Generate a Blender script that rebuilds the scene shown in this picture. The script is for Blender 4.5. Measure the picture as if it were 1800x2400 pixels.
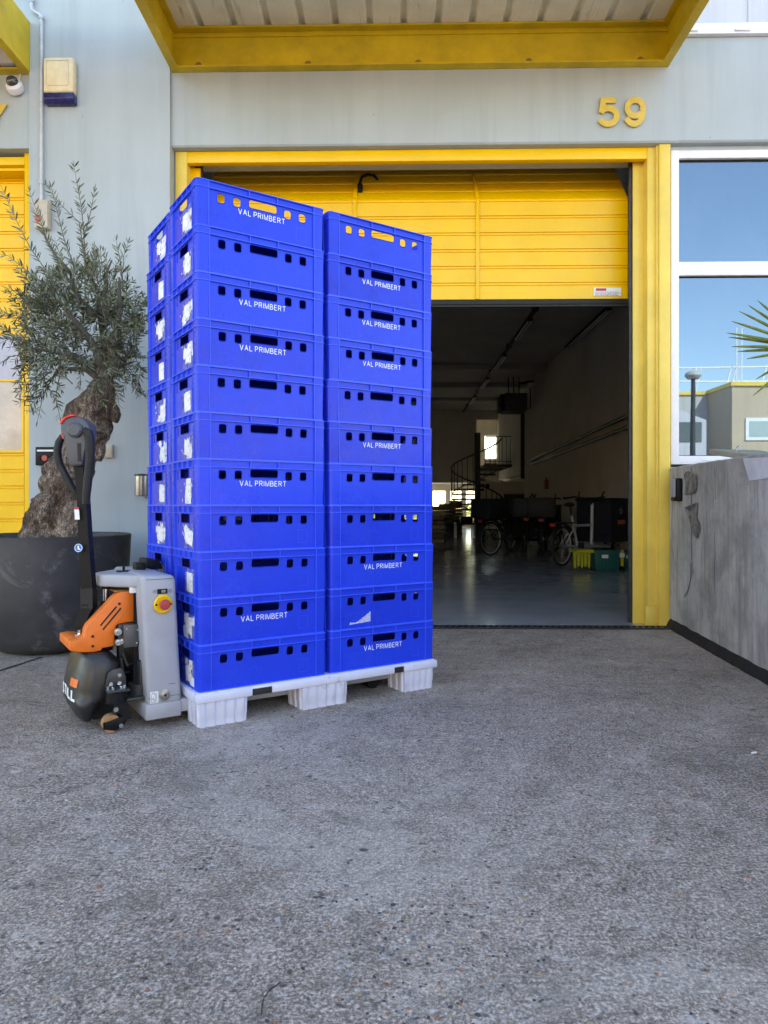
import bpy, bmesh, math, random
from mathutils import Vector, Matrix, noise
random.seed(7)
R = math.radians
S = bpy.context.scene
C = S.collection
for o in list(bpy.data.objects): bpy.data.objects.remove(o)

# ---------------------------------------------------------------- camera, world, sun, exposure
TH = R(1.1); FPX = 1660.0; HOR = 1184.0; EYE = 0.95
cam = bpy.data.cameras.new("camera"); co = bpy.data.objects.new("camera", cam); C.objects.link(co)
co.location = (0, 0, EYE); co.rotation_euler = (R(90), 0, TH)
cam.sensor_fit = 'HORIZONTAL'; cam.sensor_width = 36; cam.lens = FPX / 1800 * 36
cam.shift_y = -(1200 - HOR) / 1800; cam.clip_end = 800; cam.clip_start = 0.05
S.camera = co
SUN_EL, SUN_AZ = R(40), R(28)          # azimuth measured from +Y towards +X: the sun stands behind the building
W = bpy.data.worlds.new("World"); S.world = W; W.use_nodes = True
nt = W.node_tree; bg = nt.nodes['Background']; sky = nt.nodes.new('ShaderNodeTexSky')
sky.sky_type = 'NISHITA'; sky.sun_disc = False; sky.sun_elevation = SUN_EL; sky.sun_rotation = SUN_AZ
sky.air_density = 1.0; sky.dust_density = 0.6; sky.ozone_density = 2.2
nt.links.new(sky.outputs[0], bg.inputs[0]); bg.inputs[1].default_value = 0.13
sl = bpy.data.lights.new("sun", 'SUN'); sl.energy = 2.6; sl.angle = R(0.53); sl.color = (1, .955, .88)
so = bpy.data.objects.new("sun", sl); C.objects.link(so)
d = Vector((math.sin(SUN_AZ) * math.cos(SUN_EL), math.cos(SUN_AZ) * math.cos(SUN_EL), math.sin(SUN_EL)))
so.rotation_euler = d.to_track_quat('Z', 'Y').to_euler(); so.location = d * 60
S.view_settings.view_transform = 'Standard'; S.view_settings.look = 'None'
S.view_settings.exposure = 2.70; S.view_settings.gamma = 1
S.view_settings.use_white_balance = True; S.view_settings.white_balance_temperature = 8200; S.view_settings.white_balance_tint = 10
try:
    S.cycles.use_denoising = True; S.cycles.max_bounces = 10; S.cycles.diffuse_bounces = 6
    S.cycles.glossy_bounces = 5; S.cycles.transparent_max_bounces = 16
    S.cycles.sample_clamp_indirect = 6
except Exception: pass

# ---------------------------------------------------------------- projection helpers (photo pixel -> point on a real plane)
CT, ST = math.cos(TH), math.sin(TH)
def ray(px, py):
    a = (px - 900) / FPX; b = (HOR - py) / FPX
    return Vector((a * CT - ST, a * ST + CT, b))
def at(px, py, Y):
    r = ray(px, py); return Vector((0, 0, EYE)) + r * (Y / r.y)
def atd(px, py, dep): return Vector((0, 0, EYE)) + ray(px, py) * dep
def gnd(px, py): r = ray(px, py); return Vector((0, 0, EYE)) + r * (EYE / -r.z)
F = 5.55
def X(px, Y=F): return at(px, HOR, Y).x
def Z(py, Y=F, px=933): return at(px, py, Y).z

# ---------------------------------------------------------------- mesh helpers
class MB:
    def __init__(s): s.v = []; s.f = []; s.m = []; s.sm = []; s.cur = 0
    def add(s, vs, fs, smooth=False, M=None):
        n = len(s.v)
        s.v += [tuple(M @ Vector(p)) if M else tuple(p) for p in vs]
        for f in fs: s.f.append([i + n for i in f]); s.m.append(s.cur); s.sm.append(smooth)
    def box(s, x0, x1, y0, y1, z0, z1, M=None):
        if x0 > x1: x0, x1 = x1, x0
        if y0 > y1: y0, y1 = y1, y0
        if z0 > z1: z0, z1 = z1, z0
        s.add([(x0,y0,z0),(x1,y0,z0),(x1,y1,z0),(x0,y1,z0),(x0,y0,z1),(x1,y0,z1),(x1,y1,z1),(x0,y1,z1)],
              [(3,2,1,0),(4,5,6,7),(0,1,5,4),(1,2,6,5),(2,3,7,6),(3,0,4,7)], M=M)
    def bbox(s, x0, x1, y0, y1, z0, z1, b=.004, seg=2, M=None):
        bm = bmesh.new(); bmesh.ops.create_cube(bm, size=1)
        for v in bm.verts: v.co = Vector(((x0+x1)/2 + v.co.x*(x1-x0), (y0+y1)/2 + v.co.y*(y1-y0), (z0+z1)/2 + v.co.z*(z1-z0)))
        bmesh.ops.bevel(bm, geom=bm.edges[:], offset=b, segments=seg, affect='EDGES', profile=.5)
        s.frombm(bm, M)
    def frombm(s, bm, M=None, smooth=True):
        bm.verts.index_update()
        s.add([v.co[:] for v in bm.verts], [[v.index for v in f.verts] for f in bm.faces], smooth, M); bm.free()
    def prism(s, pts, a, b, axis='y', M=None, bev=0, seg=2):
        """polygon in the two other axes, extruded along axis from a to b"""
        def P(p, t): return {'y': (p[0], t, p[1]), 'x': (t, p[0], p[1]), 'z': (p[0], p[1], t)}[axis]
        bm = bmesh.new(); A = [bm.verts.new(P(p, a)) for p in pts]; B = [bm.verts.new(P(p, b)) for p in pts]
        bm.faces.new(A); bm.faces.new(B[::-1]); n = len(pts)
        for i in range(n): bm.faces.new((A[i], B[i], B[(i+1) % n], A[(i+1) % n]))
        bmesh.ops.recalc_face_normals(bm, faces=bm.faces[:])
        if bev: bmesh.ops.bevel(bm, geom=bm.edges[:], offset=bev, segments=seg, affect='EDGES', profile=.5, clamp_overlap=True)
        s.frombm(bm, M, smooth=bool(bev))
    def tube(s, pts, r, n=8, M=None, cap=True, sq=None):
        pts = [Vector(p) for p in pts]; rs = r if isinstance(r, (list, tuple)) else [r] * len(pts)
        vs, fs = [], []; up = None
        for i, p in enumerate(pts):
            t = (pts[min(i+1, len(pts)-1)] - pts[max(i-1, 0)]).normalized()
            if up is None: up = Vector((0, 0, 1)) if abs(t.z) < .9 else Vector((0, 1, 0))
            a = t.cross(up).normalized(); b = a.cross(t).normalized(); up = b
            for k in range(n):
                w = 2 * math.pi * k / n; vs.append(p + (a * math.cos(w) + b * math.sin(w)) * rs[i])
        for i in range(len(pts) - 1):
            for k in range(n): fs.append((i*n+k, i*n+(k+1) % n, (i+1)*n+(k+1) % n, (i+1)*n+k))
        if cap: fs.append(list(range(n))[::-1]); fs.append([(len(pts)-1)*n+k for k in range(n)])
        s.add(vs, fs, True, M)
    def cyl(s, a, b, r, n=16, M=None): s.tube([a, b], r, n, M)
    def lathe(s, prof, n=32, M=None, c=(0, 0, 0)):
        vs, fs = [], []
        for (r, z) in prof:
            for k in range(n): w = 2*math.pi*k/n; vs.append((c[0]+r*math.cos(w), c[1]+r*math.sin(w), c[2]+z))
        for i in range(len(prof)-1):
            for k in range(n): fs.append((i*n+k, i*n+(k+1) % n, (i+1)*n+(k+1) % n, (i+1)*n+k))
        s.add(vs, fs, True, M)
    def ring(s, c, R_, r, n=32, m=8, M=None):
        """torus round the x axis at c"""
        vs, fs = [], []
        for i in range(n):
            a = 2*math.pi*i/n
            for j in range(m):
                b = 2*math.pi*j/m; q = R_ + r*math.cos(b)
                vs.append((c[0]+r*math.sin(b), c[1]+q*math.cos(a), c[2]+q*math.sin(a)))
        for i in range(n):
            for j in range(m): fs.append((i*m+j, i*m+(j+1) % m, ((i+1) % n)*m+(j+1) % m, ((i+1) % n)*m+j))
        s.add(vs, fs, True, M)
    def mesh(s, name, mats):
        me = bpy.data.meshes.new(name); me.from_pydata(s.v, [], s.f)
        for m in (mats if isinstance(mats, (list, tuple)) else [mats]): me.materials.append(m)
        me.polygons.foreach_set('material_index', s.m); me.polygons.foreach_set('use_smooth', s.sm)
        me.update()
        try: me.set_sharp_from_angle(angle=R(38))
        except Exception: pass
        return me
    def build(s, name, mats, parent=None):
        o = bpy.data.objects.new(name, s.mesh(name, mats)); C.objects.link(o)
        if parent: o.parent = parent
        return o
def tag(o, label=None, cat=None, group=None, kind=None):
    if label: o['label'] = label
    if cat: o['category'] = cat
    if group: o['group'] = group
    if kind: o['kind'] = kind
    return o
def empty(name, loc=(0, 0, 0), rz=0, label=None, cat=None, group=None):
    o = bpy.data.objects.new(name, None); C.objects.link(o); o.location = loc; o.rotation_euler = (0, 0, rz)
    o.empty_display_size = .1
    return tag(o, label, cat, group)
def copy_tree(o, parent=None):
    c = o.copy(); C.objects.link(c); c.parent = parent
    for ch in o.children: copy_tree(ch, c)
    return c
def curve_mesh(cu):
    """evaluate a curve / text datablock into plain vertex and face lists"""
    o = bpy.data.objects.new("tmp", cu); C.objects.link(o)
    dg = bpy.context.evaluated_depsgraph_get(); dg.update()
    e = o.evaluated_get(dg); me = e.to_mesh()
    vs = [v.co[:] for v in me.vertices]; fs = [list(p.vertices) for p in me.polygons]
    e.to_mesh_clear(); bpy.data.objects.remove(o); return vs, fs
def text_geo(body, width=None, height=None, ext=.0004, bold=0, narrow=1):
    cu = bpy.data.curves.new("t", 'FONT'); cu.body = body; cu.size = 1; cu.extrude = .001; cu.offset = bold; cu.resolution_u = 5
    vs, fs = curve_mesh(cu)
    x0 = min(v[0] for v in vs); x1 = max(v[0] for v in vs); y0 = min(v[1] for v in vs); y1 = max(v[1] for v in vs)
    sy = height / (y1-y0) if height else width / (x1-x0)
    sx = width / (x1-x0) if width else sy * narrow
    vs = [((v[0]-(x0+x1)/2)*sx, (v[1]-y0)*sy, v[2] / .001 * ext) for v in vs]
    return vs, fs
def arc(cx, cy, rx, ry, a0, a1, n=10):
    return [(cx+rx*math.cos(R(a0+(a1-a0)*i/n)), cy+ry*math.sin(R(a0+(a1-a0)*i/n))) for i in range(n+1)]
GLY = {   # centre lines in a box 0..w by 0..1
 'V': (.66, [[(0, 1), (.33, 0), (.66, 1)]]), 'A': (.66, [[(0, 0), (.33, 1), (.66, 0)], [(.11, .34), (.55, .34)]]), 'L': (.5, [[(0, 1), (0, 0), (.5, 0)]]),
 'P': (.55, [[(0, 0), (0, 1), (.30, 1)] + arc(.30, .74, .25, .26, 90, -90) + [(0, .48)]]),
 'R': (.60, [[(0, 0), (0, 1), (.33, 1)] + arc(.33, .75, .25, .25, 90, -90) + [(0, .5)], [(.33, .5), (.60, 0)]]), 'I': (0, [[(0, 0), (0, 1)]]),
 'M': (.72, [[(0, 0), (0, 1), (.36, .04), (.72, 1), (.72, 0)]]),
 'B': (.56, [[(0, .53), (.28, .53)] + arc(.28, .765, .235, .235, -90, 90) + [(0, 1), (0, 0), (.30, 0)] + arc(.30, .265, .26, .265, -90, 90)]),
 'E': (.52, [[(.52, 0), (0, 0), (0, 1), (.50, 1)], [(0, .53), (.46, .53)]]), 'T': (.6, [[(0, 1), (.6, 1)], [(.3, 0), (.3, 1)]]),
 'S': (.56, [arc(.28, .74, .25, .26, 20, 270) + arc(.28, .24, .28, .24, 90, -160)]),
 '5': (.62, [[(.57, 1), (.13, 1), (.06, .47)], arc(.30, .335, .31, .325, 150, -155, 20)]),
 '9': (.62, [arc(.31, .67, .31, .33, -35, 325, 24), arc(.27, .50, .345, .50, 25, -150, 16)]),
 '7': (.6, [[(0, 1), (.6, 1)] + [(.40, .66), (.27, .33), (.20, 0)]])}
def strokes(body, height, wt, ext, gap=.20, width=None):
    """letters of even stroke width: flat ribbons wt wide (fraction of the height), raised by ext; returns verts, faces"""
    V_, F_ = [], []; x = 0; k = 0
    for ch in body:
        if ch == ' ': x += .30; continue
        w, ls = GLY[ch]
        for L in ls:
            L = [p for i, p in enumerate(L) if i == 0 or math.dist(p, L[i-1]) > 1e-5]
            o = [Vector((p[0]+x, wt/2 + p[1]*(1-wt))) for p in L]; n = len(o); off = []
            for i in range(n):
                d0 = (o[i]-o[i-1]).normalized() if i else (o[1]-o[0]).normalized(); d1 = (o[i+1]-o[i]).normalized() if i < n-1 else d0
                m = Vector((-d0.y-d1.y, d0.x+d1.x)); m = m.normalized() if m.length > .05 else Vector((-d0.y, d0.x)); c = max(.35, m.dot(Vector((-d0.y, d0.x)))); off.append(m*(wt/2/c))
            b0 = len(V_); z1 = ext*(1+.04*(k % 3)); k += 1
            for i in range(n):
                for q, z in ((o[i]+off[i], z1), (o[i]-off[i], z1), (o[i]-off[i], 0), (o[i]+off[i], 0)): V_.append((q.x, q.y, z))
            for i in range(n-1):
                for j in range(4): F_.append((b0+4*i+j, b0+4*i+4+j, b0+4*i+4+(j+1) % 4, b0+4*i+(j+1) % 4)[::-1])
            F_.append((b0, b0+1, b0+2, b0+3)); F_.append(tuple(b0+4*(n-1)+j for j in (3, 2, 1, 0)))
        x += w + gap + wt*.5
    x1 = max(v[0] for v in V_); x0 = min(v[0] for v in V_); sx = (width/(x1-x0)) if width else height
    return [((v[0]-(x0+x1)/2)*sx, v[1]*height, v[2]) for v in V_], F_
def plate(outer, holes, t):
    """flat plate with rounded holes in XY, thickness t centred on z=0"""
    cu = bpy.data.curves.new("p", 'CURVE'); cu.dimensions = '2D'; cu.fill_mode = 'BOTH'; cu.extrude = t/2
    for L in [outer] + holes:
        sp = cu.splines.new('POLY'); sp.points.add(len(L)-1)
        for i, p in enumerate(L): sp.points[i].co = (p[0], p[1], 0, 1)
        sp.use_cyclic_u = True
    return curve_mesh(cu)
def rrect(x0, x1, y0, y1, r, n=4):
    out = []
    for cx, cy, a0 in ((x1-r, y1-r, 0), (x0+r, y1-r, 90), (x0+r, y0+r, 180), (x1-r, y0+r, 270)):
        for i in range(n+1): a = R(a0 + 90*i/n); out.append((cx + r*math.cos(a), cy + r*math.sin(a)))
    return out

# ---------------------------------------------------------------- materials
class G:
    def __init__(s, name):
        s.m = bpy.data.materials.new(name); s.m.use_nodes = True; s.t = s.m.node_tree; s.b = s.t.nodes['Principled BSDF']
        s.tc = s.n('ShaderNodeTexCoord')
    def n(s, ty, **k):
        x = s.t.nodes.new(ty)
        for a, b in k.items(): setattr(x, a, b)
        return x
    def l(s, a, b): s.t.links.new(a, b)
    def co(s, kind='Object', scale=(1, 1, 1)):
        m = s.n('ShaderNodeMapping'); m.inputs['Scale'].default_value = scale; s.l(s.tc.outputs[kind], m.inputs[0]); return m.outputs[0]
    def geo(s, scale=(1, 1, 1)):
        g = s.n('ShaderNodeNewGeometry'); m = s.n('ShaderNodeMapping'); m.inputs['Scale'].default_value = scale
        s.l(g.outputs['Position'], m.inputs[0]); return m.outputs[0]
    def noise(s, sc, det=4, rough=.55, vec=None, dist=0):
        x = s.n('ShaderNodeTexNoise'); x.inputs['Scale'].default_value = sc; x.inputs['Detail'].default_value = det
        x.inputs['Roughness'].default_value = rough; x.inputs['Distortion'].default_value = dist
        s.l(vec or s.co(), x.inputs['Vector']); return x.outputs[0]
    def vor(s, sc, vec=None, feat='F1', out=0, rnd=1):
        x = s.n('ShaderNodeTexVoronoi'); x.feature = feat; x.inputs['Scale'].default_value = sc; x.inputs['Randomness'].default_value = rnd
        s.l(vec or s.co(), x.inputs['Vector']); return x.outputs[out]
    def ramp(s, fac, stops, interp='LINEAR'):
        x = s.n('ShaderNodeValToRGB'); x.color_ramp.interpolation = interp; e = x.color_ramp.elements
        while len(e) < len(stops): e.new(.5)
        for i, (p, c) in enumerate(stops):
            e[i].position = p; e[i].color = (c, c, c, 1) if isinstance(c, (int, float)) else (*c, 1)
        s.l(fac, x.inputs[0]); return x.outputs[0]
    def mix(s, fac, a, b, mode='MIX'):
        x = s.n('ShaderNodeMix', data_type='RGBA', blend_type=mode)
        for i, v in ((0, fac), (6, a), (7, b)):
            if hasattr(v, 'is_linked') or hasattr(v, 'node'): s.l(v, x.inputs[i])
            elif i == 0: x.inputs[0].default_value = v
            else: x.inputs[i].default_value = (*v, 1) if len(v) == 3 else v
        return x.outputs[2]
    def mixv(s, v):
        n = s.n('ShaderNodeTexNoise'); n.inputs['Scale'].default_value = 9; n.inputs['Detail'].default_value = 4; s.l(v, n.inputs['Vector'])
        x = s.n('ShaderNodeVectorMath', operation='MULTIPLY_ADD'); x.inputs[1].default_value = (.09, .09, .09); s.l(n.outputs['Color'], x.inputs[0]); s.l(v, x.inputs[2]); return x.outputs[0]
    def math(s, op, a, b=0, clamp=False):
        x = s.n('ShaderNodeMath', operation=op, use_clamp=clamp)
        for i, v in ((0, a), (1, b)):
            if isinstance(v, (int, float)): x.inputs[i].default_value = v
            else: s.l(v, x.inputs[i])
        return x.outputs[0]
    def bump(s, h, st=.3, dist=.01, prev=None):
        x = s.n('ShaderNodeBump'); x.inputs['Strength'].default_value = st; x.inputs['Distance'].default_value = dist
        s.l(h, x.inputs['Height'])
        if prev: s.l(prev, x.inputs['Normal'])
        return x.outputs[0]
    def fin(s, col=None, rough=None, metal=0, nrm=None, spec=None):
        i = s.b.inputs
        if col is not None:
            if isinstance(col, tuple): i['Base Color'].default_value = (*col, 1)
            else: s.l(col, i['Base Color'])
        if rough is not None:
            if isinstance(rough, (int, float)): i['Roughness'].default_value = rough
            else: s.l(rough, i['Roughness'])
        i['Metallic'].default_value = metal
        if spec is not None: i['Specular IOR Level'].default_value = spec
        if nrm is not None: s.l(nrm, i['Normal'])
        return s.m
def paint(name, col, rough=.5, var=.12, sc=6, bump=.05, metal=0, dirt=None, dsc=3, dthr=.6, bsc=None, geo=True, spec=None):
    g = G(name); v = g.geo() if geo else g.co()
    n = g.noise(sc, 5, .6, v)
    dark = tuple(c*(1-var*1.6) for c in col); lite = tuple(min(1, c*(1+var)) for c in col)
    c = g.ramp(n, [(.3, dark), (.7, lite)])
    if dirt:
        f = g.ramp(g.noise(dsc, 8, .7, v, 1), [(dthr, 0), (dthr+.12, 1)]); c = g.mix(f, c, dirt)
    rr = g.ramp(g.noise(sc*3, 4, .6, v), [(.3, max(.02, rough-.08)), (.7, min(1, rough+.08))])
    nb = g.bump(g.noise(bsc or sc*12, 4, .6, v), bump, .004) if bump else None
    return g.fin(c, rr, metal, nb, spec)

def wall_mat(name, col, streak=.12, geo=True):
    g = G(name); v = g.geo()
    big = g.noise(.9, 6, .6, v); st = g.noise(1, 6, .62, g.geo((7, 7, .5)), .3); fine = g.noise(55, 4, .6, v)
    c = g.ramp(big, [(.3, tuple(x*.9 for x in col)), (.7, tuple(min(1, x*1.07) for x in col))])
    c = g.mix(g.ramp(st, [(.5, 0.), (.8, 1.)]), c, tuple(x*(1-streak*3) for x in col))
    c = g.mix(g.ramp(st, [(.2, .6), (.42, 0.)]), c, tuple(min(1, x*1.12) for x in col))
    sp = g.ramp(g.vor(9, v), [(.0, 1.), (.035, 1.), (.05, 0.)]); sp = g.math('MULTIPLY', sp, g.ramp(g.noise(3, 3, .5, v), [(.6, 0), (.62, 1)]))
    c = g.mix(sp, c, tuple(x*.45 for x in col))
    nb = g.bump(fine, .25, .003); nb = g.bump(g.noise(8, 4, .6, g.geo((1, 1, .6))), .12, .01, nb)
    return g.fin(c, .75, 0, nb)
M = {}
M['wall'] = wall_mat('pale_blue_render', (.385, .44, .475), .05)
M['upper'] = wall_mat('white_cladding', (.50, .51, .56), .05)
M['yellow'] = paint('yellow_door_paint', (.86, .515, .003), .40, .04, 3, .03, dirt=(.62, .37, .02), dsc=2.2, dthr=.74)
M['yellowframe'] = paint('faded_yellow_paint', (.78, .555, .10), .46, .07, 4, .05, dirt=(.50, .34, .08), dsc=5, dthr=.72)
M['yellowbeam'] = paint('old_yellow_steel', (.60, .425, .018), .55, .14, 5, .08, dirt=(.33, .20, .02), dsc=4, dthr=.66)
M['rust'] = paint('rusty_bolt', (.30, .17, .05), .8, .3, 30, .3)
M['white'] = paint('white_window_frame', (.78, .78, .82), .4, .05, 6, .03, dirt=(.45, .45, .42), dsc=9, dthr=.72)
M['black'] = paint('black_plastic', (.007, .007, .009), .5, .2, 10, .08, spec=.2)
M['rubber'] = paint('black_rubber', (.012, .012, .012), .7, .2, 20, .1)
M['darksteel'] = paint('dark_steel', (.045, .047, .05), .45, .2, 14, .08, metal=.4)
M['galv'] = paint('galvanised_pipe', (.50, .51, .54), .45, .12, 18, .08, metal=.3)
M['cream'] = paint('cream_plastic', (.72, .62, .40), .45, .08, 12, .03, dirt=(.45, .38, .24), dsc=14, dthr=.7)
M['navy'] = paint('dark_blue_plastic', (.012, .012, .10), .25, .1, 12, .02)
M['beige'] = paint('beige_plastic', (.48, .42, .34), .5, .1, 20, .03)
M['red'] = paint('red_plastic', (.50, .02, .02), .4, .1, 20, .02)
M['chrome'] = paint('chrome', (.75, .75, .75), .15, .05, 30, .0, metal=1)
M['steel'] = paint('brushed_steel', (.38, .36, .33), .35, .1, 30, .05, metal=.9)
M['intwall'] = paint('interior_paint', (.66, .61, .54), .85, .06, 1.2, .05, dirt=(.5, .45, .38), dsc=2, dthr=.62)
M['intceil'] = paint('interior_ceiling', (.50, .47, .43), .9, .1, 1, .05)
M['intlight'] = paint('mezzanine_plaster', (.82, .77, .68), .85, .08, 2, .08, dirt=(.5, .45, .38), dsc=3, dthr=.6)
M['intsteel'] = paint('interior_grey_steel', (.11, .105, .10), .6, .1, 4, .03)
M['orange'] = paint('orange_plastic', (.80, .16, .012), .42, .08, 8, .05, dirt=(.42, .12, .03), dsc=12, dthr=.68, geo=False)
M['siver'] = paint('silver_truck_paint', (.34, .35, .39), .42, .06, 7, .03, dirt=(.24, .24, .25), dsc=11, dthr=.66, geo=False)
M['tan'] = paint('tan_wheel', (.40, .21, .09), .6, .2, 40, .1, geo=False)
M['estop'] = paint('faded_red_button', (.42, .035, .05), .35, .05, 20, 0, geo=False)
M['stopyellow'] = paint('yellow_plastic', (.80, .48, .01), .35, .05, 20, 0, geo=False)
M['signgold'] = paint('yellow_sign_paint', (.66, .46, .09), .4, .08, 20, .05)
M['cardboard'] = paint('cardboard', (.26, .16, .09), .8, .15, 6, .05)
M['wood'] = paint('dark_wood', (.14, .085, .05), .7, .3, 9, .1)
M['teal'] = paint('teal_crate_plastic', (.0, .10, .085), .5, .1, 8, .03)
M['lime'] = paint('yellow_green_plastic', (.52, .50, .02), .45, .1, 8, .03)
M['creamwall'] = wall_mat('cream_building_wall', (.50, .40, .29), .06)
M['shadegrey'] = wall_mat('grey_building_wall', (.48, .47, .46), .06)
M['glassdark'] = G('dark_glass').fin((.03, .04, .05), .06, 0, None, 1.0)
g = G('white_print'); M['print'] = g.fin((.80, .84, .88), .5)

# crates: saturated blue polypropylene, slightly different from crate to crate
g = G('blue_crate_plastic'); v = g.co()
oi = g.n('ShaderNodeObjectInfo')
c = g.ramp(g.noise(5, 5, .6, v), [(.3, (.0, .022, .46)), (.7, (.0, .034, .60))])
c = g.mix(oi.outputs['Random'], c, (.0, .048, .68))
sc1 = g.ramp(g.noise(1, 8, .75, g.co('Object', (8, 8, 60)), .6), [(.66, 0.), (.80, .35)])
c = g.mix(sc1, c, (.04, .07, .50))
rr = g.ramp(g.noise(6, 6, .7, v), [(.3, .20), (.7, .40)])
M['blue'] = g.fin(c, rr, 0, g.bump(g.noise(14, 5, .6, v), .22, .006), .30)
M['bluehighlight'] = paint('pale_blue_plastic_edge', (.012, .10, .84), .42, .1, 12, .03, geo=False)  # painted highlight: paler blue for light caught on rims and ribs; dots share it
g = G('torn_paper'); v = g.co()
ln = g.ramp(g.noise(1, 2, .5, g.co('Object', (1, 60, 260))), [(.60, 0), (.64, 1)])
msk = g.ramp(g.noise(22, 2, .5, v), [(.52, 0), (.56, 1)])
c = g.ramp(g.noise(35, 5, .7, v), [(.3, (.60, .60, .66)), (.6, (.84, .84, .88))])
c = g.mix(g.math('MULTIPLY', ln, msk), c, (.08, .08, .10))
M['paper'] = g.fin(c, .8, 0, g.bump(g.noise(90, 3, .6, v), .3, .002))
g = G('glue_residue'); c = g.ramp(g.noise(60, 6, .8, g.co()), [(.45, (.03, .05, .45)), (.62, (.30, .30, .50))]); M['glue'] = g.fin(c, .7)
# pallet
M['pallet'] = paint('white_pallet_plastic', (.62, .64, .78), .5, .05, 5, .06, dirt=(.26, .25, .27), dsc=9, dthr=.62, geo=False)
# ground: worn exposed-aggregate concrete
g = G('exposed_aggregate_concrete'); v = g.geo()
big = g.noise(.7, 7, .62, v, .4); mid = g.noise(5.5, 8, .72, v, .3); clump = g.noise(34, 8, .74, v, .4); fine = g.noise(110, 5, .72, v); grit = g.noise(330, 2, .6, v)
c = g.ramp(fine, [(.38, (0.070, 0.055, 0.045)), (.5, (0.249, 0.198, 0.166)), (.62, (0.638, 0.519, 0.446))])
stn = g.n('ShaderNodeTexVoronoi'); stn.inputs['Scale'].default_value = 120; g.l(v, stn.inputs['Vector'])
sep = g.n('ShaderNodeSeparateColor'); g.l(stn.outputs['Color'], sep.inputs[0])
sd = g.ramp(stn.outputs['Distance'], [(.20, 1.), (.42, 0.)])
scol = g.ramp(sep.outputs[0], [(0, (0.052, 0.043, 0.034)), (.35, (0.178, 0.139, 0.115)), (.62, (0.380, 0.301, 0.254)), (.86, (0.687, 0.558, 0.482)), (.97, (0.592, 0.388, 0.222)), (1, (0.800, 0.800, 0.759))])
c = g.mix(g.math('MULTIPLY', sd, .75), c, scol)
c = g.mix(g.ramp(clump, [(.36, .75), (.47, 0.)]), c, (0.091, 0.069, 0.056))
c = g.mix(g.ramp(clump, [(.55, 0.), (.68, .55)]), c, (0.711, 0.575, 0.491))
st2 = g.n('ShaderNodeTexVoronoi'); st2.inputs['Scale'].default_value = 46; g.l(v, st2.inputs['Vector'])
sp2 = g.n('ShaderNodeSeparateColor'); g.l(st2.outputs['Color'], sp2.inputs[0])
s2 = g.math('MULTIPLY', g.ramp(st2.outputs['Distance'], [(.20, 1.), (.30, 0.)]), g.math('GREATER_THAN', sp2.outputs[1], .84))
s2 = g.math('MULTIPLY', s2, g.ramp(g.noise(1.6, 3, .6, v), [(.42, .2), (.6, 1.)]))
c = g.mix(s2, c, g.ramp(sp2.outputs[0], [(0, (0.119, 0.098, 0.085)), (.5, (0.285, 0.213, 0.158)), (.80, (0.569, 0.304, 0.148)), (.93, (0.760, 0.223, 0.094)), (1, (0.800, 0.629, 0.408))]))
c = g.mix(g.ramp(grit, [(.64, 0.), (.72, .8)]), c, (0.800, 0.800, 0.685))
c = g.mix(g.ramp(grit, [(.28, .8), (.37, 0.)]), c, (0.036, 0.026, 0.022))
c = g.mix(g.ramp(big, [(.38, 0.), (.64, .42)]), c, g.mix(.5, c, (0.711, 0.581, 0.491)))
c = g.mix(g.ramp(mid, [(.32, .62), (.48, 0.)]), c, g.mix(.7, c, (0.093, 0.074, 0.057)))
c = g.mix(g.ramp(mid, [(.56, 0.), (.70, .40)]), c, (0.711, 0.581, 0.499))
c = g.mix(g.ramp(g.noise(2.4, 9, .78, v, 1.2), [(.68, 0.), (.73, .6)]), c, (0.800, 0.782, 0.685))
c = g.mix(g.ramp(g.noise(1.3, 6, .7, v, .8), [(.66, 0.), (.78, .40)]), c, (0.238, 0.133, 0.066))
pit = g.noise(62, 3, .6, v); c = g.mix(g.ramp(pit, [(.30, .9), (.37, 0.)]), c, (0.041, 0.033, 0.028))
brn = g.ramp(g.noise(.9, 8, .75, v, .6), [(.54, 0.), (.70, .55)]); c = g.mix(brn, c, g.mix(.55, c, (0.217, 0.153, 0.095)))
c = g.mix(g.ramp(g.noise(.62, 9, .76, v, .9), [(.50, 0.), (.62, .55)]), c, g.mix(.55, c, (0.621, 0.569, 0.514)))
c = g.mix(g.ramp(g.noise(.95, 9, .78, g.geo((1, 1.3, 1)), 1.1), [(.53, 0.), (.63, .60)]), c, g.mix(.6, c, (0.093, 0.074, 0.049)))
c = g.mix(g.ramp(g.noise(13, 9, .8, v, .6), [(.36, .65), (.46, 0.)]), c, g.mix(.7, c, (0.056, 0.046, 0.037)))
c = g.mix(g.ramp(g.noise(9, 9, .8, v, .9), [(.60, 0.), (.67, .55)]), c, (0.554, 0.514, 0.482))
vd = g.vor(30, g.mixv(v)); vm = g.noise(7, 5, .7, v)
c = g.mix(g.math('MULTIPLY', g.ramp(vd, [(.16, .85), (.30, 0.)]), g.ramp(vm, [(.50, 0.), (.58, 1.)])), c, (0.058, 0.051, 0.043))
c = g.mix(g.ramp(g.noise(21, 7, .78, v, .8), [(.58, 0.), (.66, .55)]), c, (0.593, 0.580, 0.568))
h = g.math('ADD', g.math('MULTIPLY', fine, .6), g.math('MULTIPLY', sd, .4))
nb = g.bump(h, .8, .006); nb = g.bump(clump, .7, .012, nb); nb = g.bump(g.math('MULTIPLY', s2, 1.), .4, .004, nb)
M['ground'] = g.fin(c, .82, 0, nb, .3)
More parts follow.
